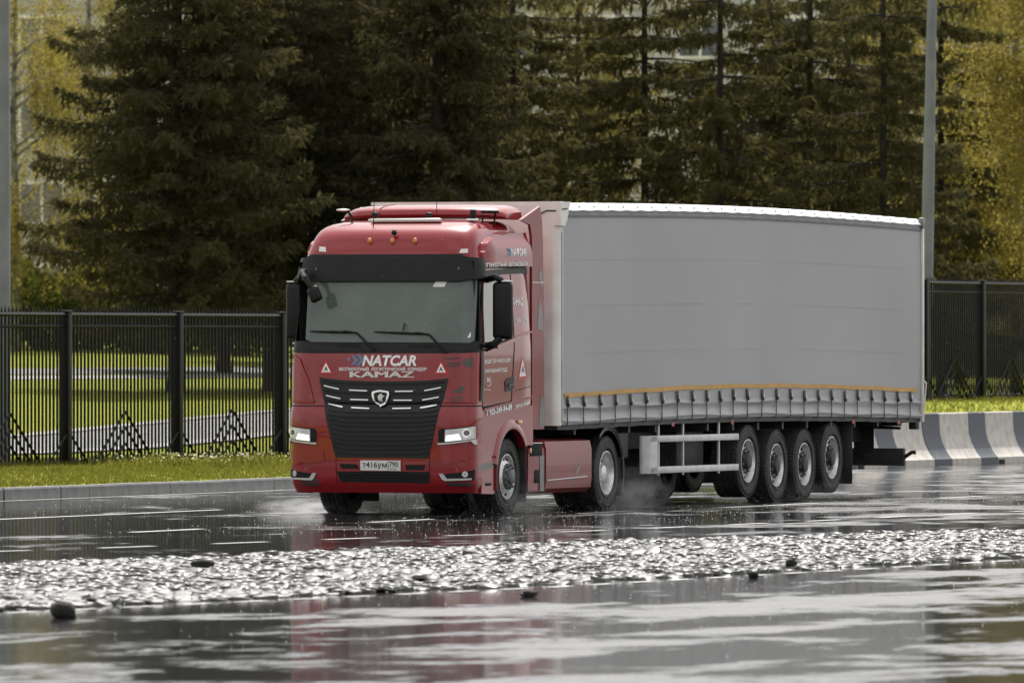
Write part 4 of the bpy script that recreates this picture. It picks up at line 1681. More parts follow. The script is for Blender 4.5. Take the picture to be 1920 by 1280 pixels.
spo = put('roof_spoiler', bm, 'red_paint', truck, smooth=50)
bm = bmnew()
tube(bm, [(-0.55, 0.055, 3.75), (-0.55, 0.04, 3.80), (-0.55, 0.10, 3.86), (-0.55, 0.24, 3.895), (-0.55, 0.6, 3.918)], 0.012, 5)
put('spoiler_joint', bm, 'red_dull', spo)
# side deflectors behind the cab
for sg in (1, -1):
    poly = [(0.865, 1.06), (0.865, 3.50), (0.80, 3.66), (0.45, 3.72), (0.62, 3.76), (1.16, 3.90), (1.24, 3.72), (1.27, 3.45), (1.31, 2.6), (1.315, 1.06)]
    bm = bmnew()
    prism(bm, poly, 'x', sg * 1.19, sg * 1.225)
    df = put('side_deflector', bm, 'red_dull', truck, smooth=30)
    for pl in ([(1.05, 2.35), (1.14, 2.75), (1.27, 2.5), (1.27, 2.3)], [(1.12, 1.1), (1.3, 1.1), (1.3, 1.45), (1.17, 1.5)], [(1.1, 3.05), (1.22, 3.1), (1.26, 2.95), (1.2, 2.8)]):
        bm = bmnew()
        prism(bm, pl, 'x', sg * 1.2255, sg * 1.228)
        put('camouflage_facet', bm, 'camo_grey', df, smooth=0)
    put('deflector_seam', bx((sg * 1.2265, 1.09, 2.93), (0.004, 0.43, 0.012)), 'letter_silver', df, smooth=0)

# --- near and far side of the cab: door, window, handles
def fair_x(y, z):
    return 1.243 - 0.075 * smooth(3.30, 3.56, z) - 0.05 * (1 - smooth(-0.82, -0.60, y))


for sg in (1, -1):
    def Q(poly):
        return [at_x(*p, 1.25) for p in poly]

    def sp2(name, poly, m, parent, off=0.004, thick=0.006):
        bm = tess(poly, 0.4, 0.1)
        return put(name, shell(bm, lambda y, z: (Vector((sg * (lerp_tab(WT, z) + off), y, z)), Vector((sg * (lerp_tab(WT, z) + off - thick), y, z)))), m, parent, smooth=40)
    door = sp2('door', Q([(905, 763), (905, 600), (910, 527), (950, 518), (963, 516), (963, 640), (957, 750)]), 'red_paint', truck, 0.006, 0.01)
    sp2('door_gap', Q([(904, 766), (904, 762), (957.5, 752), (963.5, 640), (963.5, 515), (965, 515), (965, 640), (958.8, 754)]), 'gap_black', door, 0.0072, 0.004)
    win = sp2('side_window', Q([(908, 650), (909, 580), (912, 533), (930, 527), (960, 527), (961, 632), (935, 640), (922, 648)]), 'glass_side', door, 0.010, 0.006)
    sp2('window_rubber', Q([(905.5, 655), (906.5, 560), (910, 530), (914, 526), (911.5, 534), (908.7, 580), (907.6, 650), (922, 648), (935, 640.5), (961, 632.5), (961, 635), (936, 643), (925, 652), (915, 657)]), 'gap_black', door, 0.012, 0.006)
    sp2('waist_moulding', Q([(928, 648), (962, 633), (995, 620), (995, 623), (962, 641), (930, 653)]), 'red_paint', truck, 0.030, 0.03)
    hd = sp2('door_handle', Q([(945, 715), (949, 709), (962, 705), (962, 727), (958, 732), (946, 734)]), 'black_plastic', door, 0.014, 0.012)
    sp2('handle_grip', Q([(950, 721), (961, 718), (961, 721), (950, 724)]), 'black_gloss', hd, 0.030, 0.012)
    bm = tess([(-0.82, 3.13), (-0.78, 3.30), (-0.68, 3.42), (-0.45, 3.49), (0.2, 3.545), (0.80, 3.56), (0.835, 3.13)], 0.12, 0.03)
    put('roof_side_fairing', shell(bm, lambda y, z: (Vector((sg * fair_x(y, z), y, z)), Vector((sg * (fair_x(y, z) - 0.12), y, z)))), 'red_paint', truck, smooth=60)
    sp2('gutter_strip', Q([(902, 509), (995, 500), (996, 507), (996, 512), (950, 514), (903, 524)]), 'black_plastic', truck, 0.012, 0.012)
    sp2('body_crease', Q([(906, 766), (995, 742), (995, 746), (906, 770)]), 'red_paint', truck, 0.016, 0.014)
    sp2('locker_gap', Q([(965, 732), (996, 723), (996, 724.2), (965, 733.2)]), 'gap_black', truck, 0.002, 0.003)
    sp2('camouflage_facet', Q([(896, 872), (934, 860), (934, 868), (928, 876), (898, 884)]), 'camo_grey', truck, 0.0005, 0.002)
    # tall mirror on two brackets
    mx_, my_ = (1.47, -0.87) if sg > 0 else (1.40, -0.66)
    mr = put('wing_mirror', bx((sg * mx_, my_, 2.565), (0.255, 0.14, 0.72), 0.055, seg=3), 'black_plastic', truck, smooth=50)
    put('mirror_glass', bx((sg * mx_, my_ + 0.072, 2.565), (0.21, 0.008, 0.64), 0.003), 'chrome', mr)
    put('mirror_bracket', tb([(sg * 1.22, -0.80, 2.95), (sg * (mx_ - .07), my_ - .06, 2.985), (sg * mx_, my_ - .02, 2.935)], [0.04, 0.045, 0.04], 8), 'black_plastic', mr)
    put('mirror_bracket', tb([(sg * 1.22, -0.86, 2.10), (sg * (mx_ - .1), my_ - .06, 2.14), (sg * (mx_ - .03), my_ - .02, 2.22)], [0.06, 0.05, 0.045], 8), 'black_plastic', mr)
    put('mirror_top', bx((sg * (mx_ + .01), my_, 2.935), (0.20, 0.12, 0.018), 0.006), 'white_lens', mr)
# small front mirror hanging from the far visor corner
fm = put('front_mirror', bx((-0.82, -1.50, 2.77), (0.16, 0.09, 0.20), 0.04, ry=R(-25), seg=3), 'black_plastic', truck, smooth=50)
put('mirror_arm', tb([(-1.05, -1.26, 3.06), (-1.05, -1.36, 3.06), (-0.95, -1.50, 2.98), (-0.86, -1.51, 2.85)], [0.035, 0.035, 0.035, 0.03], 8), 'black_plastic', fm)
put('arm_cover', bx((-1.10, -1.30, 2.98), (0.04, 0.08, 0.18), 0.02, ry=R(25)), 'black_gloss', fm)

# lettering on the near side
stext('NATCAR', 960, 465.5, 988.5, 480, 'letter_white', 0.03, off=0.004, xf=fair_x)
for dx in (0, 3):
    spatch('logo_chevron', [(952 + dx, 466), (954 + dx, 466), (957.5 + dx, 473), (953.5 + dx, 481), (951.5 + dx, 481), (955 + dx, 473)], 'logo_blue', truck, -0.004, 0.003, follow=False)
stext('БЕСПИЛОТНЫЙ  АВТОМОБИЛЬ', 908, 489.5, 990.5, 500, 'letter_white', 0.03, off=0.004, rise=0.03, xf=fair_x)
stext('KAMAZ', 964.5, 558, 985, 572, 'letter_white', 0.03, off=0.004)
stext('МАЯК', 971, 594, 992, 604, 'letter_white', 0.015, off=0.004, rise=0.02)
stext('ВЕДЕТСЯ ФИКСАЦИЯ', 908, 672, 956, 681, 'letter_white', 0.03, off=0.008, rise=0.02)
stext('НАРУШЕНИЙ ПДД', 908, 689, 950, 698.5, 'letter_white', 0.03, off=0.008, rise=0.02)
stext('360', 911.5, 707, 918.5, 716, 'letter_white', 0.02, off=0.008)
bm = bmnew()
cyz = at_x(914, 715, 1.25)
tube(bm, [(1.259, cyz[0] + 0.11 * math.cos(R(t)), cyz[1] - 0.005 + 0.055 * math.sin(R(t))) for t in range(180, 361, 15)], 0.004, 4)
put('logo_arc', bm, 'letter_white', truck)
stext('ПО ПЛОЩАДКЕ'[:9], 907, 729, 918.5, 732, 'letter_white', 0.02, off=0.008)
stext('7 925-249-94-89', 911, 762, 958.5, 774, 'letter_white', 0.03, off=0.012, rise=0.07)
stext('ГОРЯЧАЯ ЛИНИЯ', 964, 755, 991.5, 762.5, 'letter_white', 0.025, off=0.012, rise=0.05)
t = spatch('warning_triangle', [(979, 668), (987.5, 709), (971.5, 711)], 'sign_red', truck, 0.003, 0.003)[0]
spatch('triangle_field', [(979.2, 673), (985.3, 704.5), (973.5, 706)], 'letter_white', t, 0.005, 0.003)
stext('A', 976.5, 686, 982.8, 699, 'ink', 0.02, parent=t, off=0.0065)

# --- tank fairing and step box on the near side, same on the far side
for sg in (1, -1):
    bm = bmnew()
    prism(bm, [(sg * 1.22, .30), (sg * 1.235, .40), (sg * 1.235, .80), (sg * 1.21, .90), (sg * 1.10, .925), (sg * .70, .925), (sg * .70, .24), (sg * 1.16, .24)], 'y', 1.36, 3.08)
    tk = put('tank_fairing', bm, 'red_dull', truck, smooth=25)
    put('fairing_moulding', tb([(sg * 1.237, 1.4, 0.405), (sg * 1.242, 2.2, 0.42), (sg * 1.237, 2.9, 0.435)], 0.008, 5), 'letter_silver', tk)
    bm = bmnew()
    prism(bm, [(2.42, .47), (2.62, .62), (2.60, .50)], 'x', sg * 1.2355, sg * 1.238)
    put('camouflage_facet', bm, 'camo_grey', tk, smooth=0)
    put('fuel_flap', bx((sg * 1.222, 2.98, 0.80), (0.012, 0.10, 0.07), 0.004), 'red_paint', tk)
    bm = bmnew()
    prism(bm, [(sg * 1.21, .27), (sg * 1.22, .62), (sg * 1.22, .80), (sg * 1.18, .87), (sg * .75, .87), (sg * .75, .25), (sg * 1.15, .25)], 'y', 0.74, 1.34)
    sb = put('step_box', bm, 'red_dull', truck, smooth=25)
    put('step_recess', bx((sg * 1.2165, 1.12, 0.46), (0.012, 0.30, 0.17), 0.01), 'gap_black', sb)
    put('step_recess', bx((sg * 1.215, 1.02, 0.80), (0.03, 0.44, 0.16), 0.01), 'gap_black', sb)
    put('side_marker', bx((sg * 1.226, 0.80, 0.79), (0.016, 0.06, 0.07), 0.006), 'amber', sb)
    put('step_trim', bx((sg * 1.222, 1.02, 0.885), (0.05, 0.4, 0.012), 0.004), 'chrome', sb)
    put('camouflage_facet', bx((sg * 1.2222, 1.24, 0.50), (0.004, 0.16, 0.46)), 'camo_grey', sb, smooth=0)

# --- chassis under the cab
for sg in (1, -1):
    put('frame_rail', bx((sg * 0.40, 2.0, 0.86), (0.09, 5.6, 0.26), 0.01), 'chassis', truck)
put('front_axle', bx((0, 0.03, 0.42), (1.9, 0.14, 0.14), 0.03), 'chassis', truck)
put('rear_axle', tb([(-1.0, 3.73, .47), (-.25, 3.73, .47), (0, 3.73, .47), (.25, 3.73, .47), (1.0, 3.73, .47)], [.08, .1, .24, .1, .08], 14), 'chassis', truck)
put('engine_sump', bx((0, -0.3, 0.62), (0.9, 1.5, 0.5), 0.08), 'chassis', truck)
put('underbody', bx((0, -0.55, 0.46), (2.0, 0.9, 0.26), 0.05), 'chassis', truck)
put('fifth_wheel', bx((0, 3.5, 1.02), (0.9, 1.0, 0.1), 0.03), 'chassis', truck)
put('cab_rear_unit', bx((0, 0.95, 1.05), (1.9, 0.5, 0.5), 0.05), 'chassis', truck)
for sg in (1, -1):
    # rear wing over the drive wheel
    bm = bmnew()
    an = list(range(128, -36, -8))
    ra, rb, rc = [], [], []
    for t in an:
        c_, s_ = math.cos(R(t)), math.sin(R(t))
        ra.append(bm.verts.new((sg * 1.235, 3.73 + .575 * c_, .49 + .575 * s_)))
        rb.append(bm.verts.new((sg * 1.235, 3.73 + .535 * c_, .49 + .535 * s_)))
        rc.append(bm.verts.new((sg * .62, 3.73 + .575 * c_, .49 + .575 * s_)))
    for i in range(len(an) - 1):
        bm.faces.new((ra[i], ra[i + 1], rb[i + 1], rb[i]))
        bm.faces.new((ra[i], ra[i + 1], rc[i + 1], rc[i]))
    wg = put('rear_wing', bm, 'black_plastic', truck, smooth=60)
    put('wing_edge', tb([(sg * 1.238, 3.73 + .575 * math.cos(R(t)), .49 + .575 * math.sin(R(t))) for t in an], 0.014, 5), 'hub_grey', wg)
    put('mud_flap', bx((sg * 0.93, 4.24, 0.42), (0.58, 0.015, 0.5), 0.004), 'chassis', wg)


# ------------------------------------------------------------------ wheels
def wheel_meshes(Rt, wt, kind):
    ms = {}
    # tyre: outer face at x = 0, body goes to -wt
    hw = wt / 2
    pr = [(-hw + 0.36 * wt, 0.57 * Rt), (-hw + 0.46 * wt, 0.62 * Rt), (-hw + 0.50 * wt, 0.72 * Rt), (-hw + 0.505 * wt, 0.80 * Rt), (-hw + 0.49 * wt, 0.90 * Rt), (-hw + 0.455 * wt, 0.965 * Rt), (-hw + 0.40 * wt, 0.992 * Rt)]
    gx = [0.30, 0.10, -0.10, -0.30]
    for g in gx:
        pr += [(-hw + (g + 0.022) * wt, 1.0 * Rt), (-hw + (g + 0.018) * wt, 0.972 * Rt), (-hw + (g - 0.018) * wt, 0.972 * Rt), (-hw + (g - 0.022) * wt, 1.0 * Rt)]
    pr += [(-hw - 0.40 * wt, 0.992 * Rt), (-hw - 0.455 * wt, 0.965 * Rt), (-hw - 0.49 * wt, 0.90 * Rt), (-hw - 0.505 * wt, 0.80 * Rt), (-hw - 0.46 * wt, 0.62 * Rt), (-hw - 0.36 * wt, 0.57 * Rt)]
    bm = lathe_x(bmnew(), pr, 56)
    # ridge ring on the sidewall
    lathe_x(bm, [(0.002, 0.665 * Rt), (0.010, 0.68 * Rt), (0.002, 0.70 * Rt)], 56)
    lathe_x(bm, [(-0.004, 0.905 * Rt), (0.004, 0.885 * Rt), (0.002, 0.86 * Rt)], 56)
    for k in range(56):
        ang = 2 * PI * k / 56
        for sx in (-0.035, -wt + 0.035):
            box(bm, (sx, math.cos(ang) * Rt * 0.978, math.sin(ang) * Rt * 0.978), (0.055, 0.022, 0.03), rx=ang)
    ms['tyre'] = (bm, 'rubber')
    rr = 0.60 * Rt
    if kind == 'steer':        # disc bulging outwards
        pr = [(-0.03, rr), (-0.005, rr), (-0.003, rr * 0.965), (-0.03, rr * .94), (-0.075, rr * 0.90), (-0.085, rr * 0.86), (-0.02, rr * 0.70), (-0.005, rr * 0.62), (-0.005, rr * 0.42)]
        ms['rim'] = (lathe_x(bmnew(), pr, 48), 'rim_steel')
        ms['hub'] = (lathe_x(bmnew(), [(-0.006, rr * .60), (0.022, rr * 0.57), (0.030, rr * 0.40), (0.034, rr * .36), (0.062, rr * 0.33), (0.072, rr * 0.24), (0.074, 0.001)], 32), 'hub_grey')
        nr_, nx_, hr, hx = rr * 0.50, 0.034, rr * 0.79, -0.048
    elif kind == 'drive':      # deep dish
        pr = [(-0.03, rr), (-0.005, rr), (-0.003, rr * 0.965), (-0.03, rr * .93), (-0.05, rr * 0.90), (-0.145, rr * 0.86), (-0.155, rr * 0.74), (-0.145, rr * 0.5)]
        ms['rim'] = (lathe_x(bmnew(), pr, 48), 'rim_steel')
        ms['hub'] = (lathe_x(bmnew(), [(-0.15, rr * .56), (-0.12, rr * 0.52), (-0.11, rr * 0.40), (-0.04, rr * .34), (-0.03, rr * 0.25), (-0.03, 0.001)], 32), 'rim_steel')
        nr_, nx_, hr, hx = rr * 0.46, -0.10, rr * 0.80, -0.148
    else:                      # trailer wheel, dark hub standing in a shallow dish
        pr = [(-0.03, rr), (-0.005, rr), (-0.003, rr * 0.965), (-0.03, rr * .93), (-0.06, rr * 0.89), (-0.115, rr * 0.84), (-0.11, rr * 0.74), (-0.06, rr * 0.62), (-0.055, rr * 0.4)]
        ms['rim'] = (lathe_x(bmnew(), pr, 48), 'rim_steel')
        ms['hub'] = (lathe_x(bmnew(), [(-0.056, rr * .44), (-0.03, rr * 0.43), (-0.01, rr * 0.40), (0.015, rr * .36), (0.02, rr * 0.30), (0.02, 0.001)], 28), 'chassis')
        nr_, nx_, hr, hx = rr * 0.54, -0.035, rr * 0.79, -0.085
    bm = bmnew()
    for k in range(10):
        a = 2 * PI * k / 10
        tube(bm, [(nx_ - 0.03, math.cos(a) * nr_, math.sin(a) * nr_), (nx_ + 0.022, math.cos(a) * nr_, math.sin(a) * nr_)], 0.017, 6)
    ms['wheel_nut'] = (bm, 'hub_grey' if kind != 'drive' else 'rim_steel')
    bm = bmnew()
    for k in range(10):
        a = 2 * PI * (k + .5) / 10
        tube(bm, [(hx - 0.004, math.cos(a) * hr, math.sin(a) * hr), (hx + 0.012, math.cos(a) * hr, math.sin(a) * hr)], 0.022, 8)
    ms['hand_hole'] = (bm, 'gap_black')
    out = {}
    for k, (bm, m) in ms.items():
        bmesh.ops.recalc_face_normals(bm, faces=bm.faces[:])
        me = bpy.data.meshes.new(k)
        bm.to_mesh(me)
        bm.free()
        me.materials.append(MATS[m])
        me.shade_smooth()
        me.set_sharp_from_angle(angle=R(38))
        out[k] = me
    return out


def wheel(meshes, parent, x, y, z, spin, name='wheel', detail=True):
    ty = bpy.data.objects.new(name, meshes['tyre'])
    link(ty, parent)
    ty.location = (x, y, z)
    ty.rotation_euler = (spin, 0, 0 if x > 0 else PI)
    for k, me in meshes.items():
        if k != 'tyre' and detail:
            o = link(bpy.data.objects.new(k, me), ty)
            if k in ('wheel_nut', 'hand_hole'):
                o['kind'] = 'stuff'
    return ty


WS = wheel_meshes(0.478, 0.315, 'steer')
WD = wheel_meshes(0.478, 0.29, 'drive')
WTR = wheel_meshes(0.492, 0.385, 'trailer')
wheel(WS, truck, 1.20, 0.03, 0.470, 0.2)
wheel(WS, truck, -1.20, 0.03, 0.470, 0.9)
for sg in (1, -1):
    wheel(WD, truck, sg * 1.215, 3.73, 0.470, 0.4 * sg)
    wheel(WD, truck, sg * 0.895, 3.73, 0.470, 1.4, detail=False)

#TRAILER
# ------------------------------------------------------------------ semi-trailer
trl = thing('semi_trailer', (0, 1.74, 0), 0, 'long grey curtain-sided trailer with an orange stripe along its skirt', 'trailer')
TY = 1.74                                # trailer meshes use their own y, 0 at the front wall
TL = 15.18
XW = 1.275


def bow(y):
    return 0.065 * math.sin(PI * min(1, max(0, y / TL))) - 0.02 * (y / TL)


def tpx(px, x=XW):                       # trailer y for a column of the photograph on its near side
    return at_x(px, 700, x)[0] - TY


# curtain
straps = [1062, 1092, 1123, 1152, 1180, 1209, 1239, 1268, 1296, 1323, 1348, 1373, 1399, 1427, 1454, 1480, 1506, 1532, 1557, 1582, 1606, 1632, 1656, 1681, 1705]
strap_y = [tpx(p) for p in straps]
for sg in (1, -1):
    ny, nz = 380, 56
    ysn = np.linspace(0.115, TL - 0.06, ny)
    zn = np.concatenate([np.linspace(1.105, 1.46, 32), np.linspace(1.5, 3.775, 24)])
    v = []
    for z in zn:
        for y in ysn:
            b0 = bow(y)
            t = (z - 1.105) / (3.775 - 1.105)
            dmin = min(abs(y - s) for s in strap_y)
            puck = 0.28 * math.exp(-(dmin / 0.05) ** 2)
            x = XW + 0.004 * math.sin(y * 2.1 + z * 0.6) * math.sin(PI * t) + 0.006 * math.sin(y * 0.8 + 1.0 + 0.3 * z) * math.sin(PI * t)
            # horizontal folds of the slack skirt under the stripe
            f1 = math.exp(-((z - 1.315 - 0.012 * math.sin(y * 3.1)) / 0.024) ** 2)
            f2 = math.exp(-((z - 1.150 - 0.010 * math.sin(y * 2.3 + 2)) / 0.024) ** 2)
            f0 = math.exp(-((z - 1.235) / 0.05) ** 2)
            amp = 0.7 + 0.5 * math.sin(y * 1.9 + 0.8 * math.sin(y * 0.7))
            x += (0.020 * amp * f1 + 0.024 * (1.2 - 0.3 * amp) * f2 - 0.014 * f0) * (1 - 0.8 * puck)
            x -= 0.008 * puck * math.exp(-((z - 1.2) / 0.16) ** 2)
            x += 0.0015 * (1 if abs((z - 2.15) % 0.58) < 0.02 else 0)
            v.append((sg * x, y, z + b0 * (1 - 0.1 * t)))
    f = []
    for j in range(len(zn) - 1):
        for i in range(ny - 1):
            f += [j * ny + i, j * ny + i + 1, (j + 1) * ny + i + 1, (j + 1) * ny + i]
    me = mesh_arrays('side_curtain', v, f, 4)
    cur = put_mesh('side_curtain', me, 'curtain_pvc', trl, smooth=180)
    # orange stripe
    bm = bmnew()
    rows = []
    for k in range(61):
        y = 0.16 + (TL - 0.4) * k / 60
        zc = 1.478 + 0.100 * math.sin(PI * min(1, y / TL)) ** 1.0 + 0.004 * math.sin(y * 3)
        xx = XW + 0.016 + 0.004 * math.sin(y * 2.1 + zc * 0.6) * 0.5
        rows.append((bm.verts.new((sg * xx, y, zc - 0.028)), bm.verts.new((sg * xx, y, zc + 0.028))))
    for a, b_ in zip(rows, rows[1:]):
        bm.faces.new((a[0], b_[0], b_[1], a[1]))
    put('orange_stripe', bm, 'stripe_orange', cur, smooth=180)
    for zz in (2.02, 2.63, 3.22):
        bm = bmnew()
        tube(bm, [(sg * (XW + 0.004), 0.1 + (TL - 0.3) * k / 30, zz + bow(0.1 + (TL - 0.3) * k / 30)) for k in range(31)], 0.0014, 4)
        put('curtain_seam', bm, 'curtain_pvc', cur, smooth=60)
    # straps with buckles
    if sg == 1:
        bm = bmnew()
        box(bm, (0.016, 0, -0.19), (0.006, 0.028, 0.26))
        box(bm, (-0.01, 0, -0.318), (0.06, 0.042, 0.006))
        sm_ = bpy.data.meshes.new('strap')
        bm.to_mesh(sm_)
        bm.free()
        sm_.materials.append(MATS['strap'])
        bm = bmnew()
        box(bm, (0.020, 0, 0.0), (0.016, 0.062, 0.145), 0.005)
        box(bm, (0.034, 0.012, -0.055), (0.02, 0.05, 0.05), 0.006)
        bu_ = bpy.data.meshes.new('buckle')
        bm.to_mesh(bu_)
        bm.free()
        bu_.materials.append(MATS['buckle'])
        bm = bmnew()
        box(bm, (0.038, 0.020, -0.012), (0.010, 0.020, 0.055), 0.004)
        lv_ = bpy.data.meshes.new('buckle_lever')
        bm.to_mesh(lv_)
        bm.free()
        lv_.materials.append(MATS['steel_bright'])
    for y in strap_y:
        o = bpy.data.objects.new('strap', sm_)
        link(o, trl)
        o.location = (sg * XW, y, 1.40 + bow(y) + random.uniform(-.012, .012))
        o.rotation_euler = (random.uniform(-.05, .05), 0, 0 if sg > 0 else PI)
        b_ = bpy.data.objects.new('buckle', bu_)
        link(b_, o)
        link(bpy.data.objects.new('buckle_lever', lv_), b_)
    # cant rail and roof edge
    bm = bmnew()
    rows = []
    for k in range(41):
        y = 0.02 + (TL - 0.04) * k / 40
        z = bow(y)
        rows.append([bm.verts.new((sg * xx, y, zz + z)) for xx, zz in ((XW - 0.01, 3.765), (XW + 0.016, 3.77), (XW + 0.022, 3.80), (XW + 0.010, 3.815), (XW + 0.014, 3.86), (XW - 0.02, 3.87))])
    for a, b_ in zip(rows, rows[1:]):
        for k in range(5):
            bm.faces.new((a[k], a[k + 1], b_[k + 1], b_[k]))
    bmesh.ops.recalc_face_normals(bm, faces=bm.faces[:])
    put('cant_rail', bm, 'cant_rail', trl, smooth=30)
    # roller pockets on the roof edge
    if sg == 1:
        bm = bmnew()
        box(bm, (0, 0, 0), (0.010, 0.05, 0.022), 0.004)
        rp_ = bpy.data.meshes.new('roof_clip')
        bm.to_mesh(rp_)
        bm.free()
        rp_.materials.append(MATS['cant_rail'])
    for k in range(27):
        y = 0.25 + (TL - 0.5) * k / 26
        o = bpy.data.objects.new('roof_clip', rp_)
        link(o, trl)
        o.location = (sg * (XW - 0.020), y, 3.900 + bow(y))
# roof tarpaulin with scalloped edges
ny, nx = 271, 25
v = []
for j in range(ny):
    y = -0.02 + (TL + 0.04) * j / (ny - 1)
    sc = abs(math.sin(PI * (y - 0.25) / ((TL - 0.5) / 26)))
    for i in range(nx):
        u = i / (nx - 1) * 2 - 1
        if abs(u) > 0.97:
            x, z = math.copysign(XW + 0.020 + 0.010 * sc, u), 3.862 - 0.010 * sc
        elif abs(u) > 0.90:
            x, z = math.copysign(XW - 0.030 + 0.012 * sc, u), 3.900 + 0.006 * sc
        elif abs(u) > 0.82:
            x, z = math.copysign(XW - 0.100 + 0.010 * sc, u), 3.938 + 0.010 * sc
        else:
            x = u / 0.82 * (XW - 0.18)
            z = 3.955 - 0.02 * (1 - (abs(u) / 0.82) ** 2) * (1 - sc)
        v.append((x, y, z + bow(y)))
f = []
for j in range(ny - 1):
    for i in range(nx - 1):
        f += [j * nx + i, j * nx + i + 1, (j + 1) * nx + i + 1, (j + 1) * nx + i]
me = mesh_arrays('roof', v, f, 4)
put_mesh('roof', me, 'roof_white', trl, smooth=60)
# front wall
bm = bmnew()
cr_ = [(XW - 0.10 + 0.10 * math.sin(R(t)), 0.06 - 0.10 * math.cos(R(t))) for t in range(0, 91, 10)]
pl = [(-x, y) for x, y in reversed(cr_)] + cr_ + [(XW, 0.09), (-XW, 0.09)]
pl = [p for i, p in enumerate(pl) if p != pl[i - 1]]
prism(bm, pl, 'z', 1.10, 3.93)
fw = put('front_wall', bm, 'trailer_white', trl, smooth=30)
put('front_post', bx((XW + 0.004, 0.105, 2.45), (0.02, 0.026, 2.66), 0.006), 'trailer_white', fw)
bm = bmnew()
prism(bm, [(-XW - 0.02, 3.93), (XW + 0.02, 3.93), (XW + 0.02, 3.97), (-XW - 0.02, 3.97)], 'y', -0.03, 0.14)
put('top_trim', bm, 'trailer_white', fw)
bm = bmnew()
prism(bm, [(-0.035, 3.66), (-0.035, 3.965), (0.34, 3.97), (0.22, 3.74), (0.15, 3.66)], 'x', XW - 0.25, XW + 0.032)
cp = put('corner_cap', bm, 'trailer_white', trl, smooth=20)
put('cap_cable', tb([(XW - 0.26, -0.06, 3.80), (XW - 0.15, -0.055, 3.855), (XW - 0.05, -0.05, 3.85), (XW + 0.036, 0.02, 3.87), (XW + 0.036, 0.2, 3.88)], 0.008, 5), 'gap_black', cp)
put('corner_lamp', bx((XW - 0.07, 0.035, 1.16), (0.10, 0.05, 0.08), 0.03, rz=R(35)), 'gap_black', fw)
put('front_wall_joint', bx((XW + 0.003, 0.091, 2.35), (0.012, 0.004, 2.45)), 'cant_rail', fw, smooth=0)
# rear frame
for sg in (1, -1):
    rp = put('rear_post', bx((sg * (XW + 0.01), TL - 0.01, 2.42), (0.05, 0.07, 2.78), 0.01), 'trailer_white', trl)
    put('rear_corner', bx((sg * (XW + 0.005), TL - 0.02, 3.86), (0.07, 0.12, 0.16), 0.015), 'cant_rail', rp)
    put('door_latch', tb([(sg * (XW + 0.04), TL, 1.62), (sg * (XW + 0.07), TL, 1.58), (sg * (XW + 0.06), TL, 1.45), (sg * (XW + 0.03), TL, 1.10)], 0.010, 5), 'trailer_white', rp)
put('rear_doors', bx((0, TL + 0.0, 2.5), (2.5, 0.05, 2.75)), 'trailer_white', trl)
# floor and chassis
bm = bmnew()
for k in range(20):
    y0, y1 = TL * k / 20, TL * (k + 1) / 20
    zz = (bow(y0) + bow(y1)) / 2
    box(bm, (0, (y0 + y1) / 2, 1.09 + zz), (2.50, y1 - y0, 0.10))
put('floor', bm, 'chassis', trl, smooth=0)
for sg in (1, -1):
    put('chassis_beam', bx((sg * 0.52, 9.6, 0.93), (0.12, 11.0, 0.36), 0.01), 'chassis', trl)
    put('chassis_beam', bx((sg * 0.52, 2.2, 1.03), (0.12, 4.4, 0.14), 0.01), 'chassis', trl)
for k in range(14):
    put('cross_member', bx((0, 0.8 + k * 1.05, 1.03), (2.4, 0.07, 0.10)), 'chassis', trl, smooth=0)
# landing gear
for sg in (1, -1):
    lg_ = put('landing_leg', bx((sg * 0.72, 3.20, 0.80), (0.13, 0.13, 0.78), 0.012), 'chassis', trl)
    put('leg_foot', bx((sg * 0.72, 3.20, 0.40), (0.28, 0.26, 0.05), 0.015), 'chassis', lg_)
put('landing_brace', tb([(-0.72, 3.2, .7), (.72, 3.2, .7)], 0.03, 8), 'chassis', trl)
put('equipment_box', bx((0.62, 2.96, 0.86), (0.9, 0.55, 0.42), 0.02), 'chassis', trl)
put('air_tank', tb([(-0.9, 4.6, .80), (0.3, 4.6, .80)], 0.15, 16), 'chassis', trl)
put('air_tank', tb([(-0.9, 5.4, .80), (0.3, 5.4, .80)], 0.15, 16), 'chassis', trl)
put('pallet_box', bx((-0.05, 6.2, 0.72), (1.9, 1.1, 0.5), 0.02), 'chassis', trl)
# side guard
GY0, GY1 = tpx(1213, 1.24) + 0.0, tpx(1384, 1.24)
for sg in (1, -1):
    gd = put('side_guard', bx((sg * 1.235, (GY0 + GY1) / 2 + 0.06, 0.485), (0.03, GY1 - GY0 - 0.10, 0.09), 0.008), 'guard_alu', trl)
    put('guard_rail', bx((sg * 1.235, (GY0 + GY1) / 2 + 0.06, 0.895), (0.03, GY1 - GY0 - 0.10, 0.088), 0.008), 'guard_alu', gd)
    bm = bmnew()
    pr_ = []
    for t in range(0, 91, 15):
        pr_.append((sg * (1.13 + 0.12 * math.cos(R(t))), GY0 + 0.14 - 0.12 * math.sin(R(t))))
    for t in range(90, -1, -15):
        pr_.append((sg * (1.13 + 0.09 * math.cos(R(t))), GY0 + 0.14 - 0.09 * math.sin(R(t))))
    prism(bm, [(sg * 1.25, GY0 + 0.40)] + pr_ + [(sg * 1.22, GY0 + 0.40)], 'z', 0.440, 0.939)
    put('guard_corner', bm, 'guard_alu', gd, smooth=40)
    for px in (1236, 1282, 1349):
        put('guard_post', bx((sg * 1.205, tpx(px, 1.22), 0.78), (0.025, 0.045, 0.74)), 'guard_alu', gd, smooth=0)
    for px, y in ((1265, 0), (1376, 0), (1603, 0), (1688, 0)):
        yy = tpx(px)
        put('reflector_tag', bx((sg * 1.25, yy, 1.035 + bow(yy)), (0.012, 0.10, 0.055), 0.004), 'tag_red', trl)
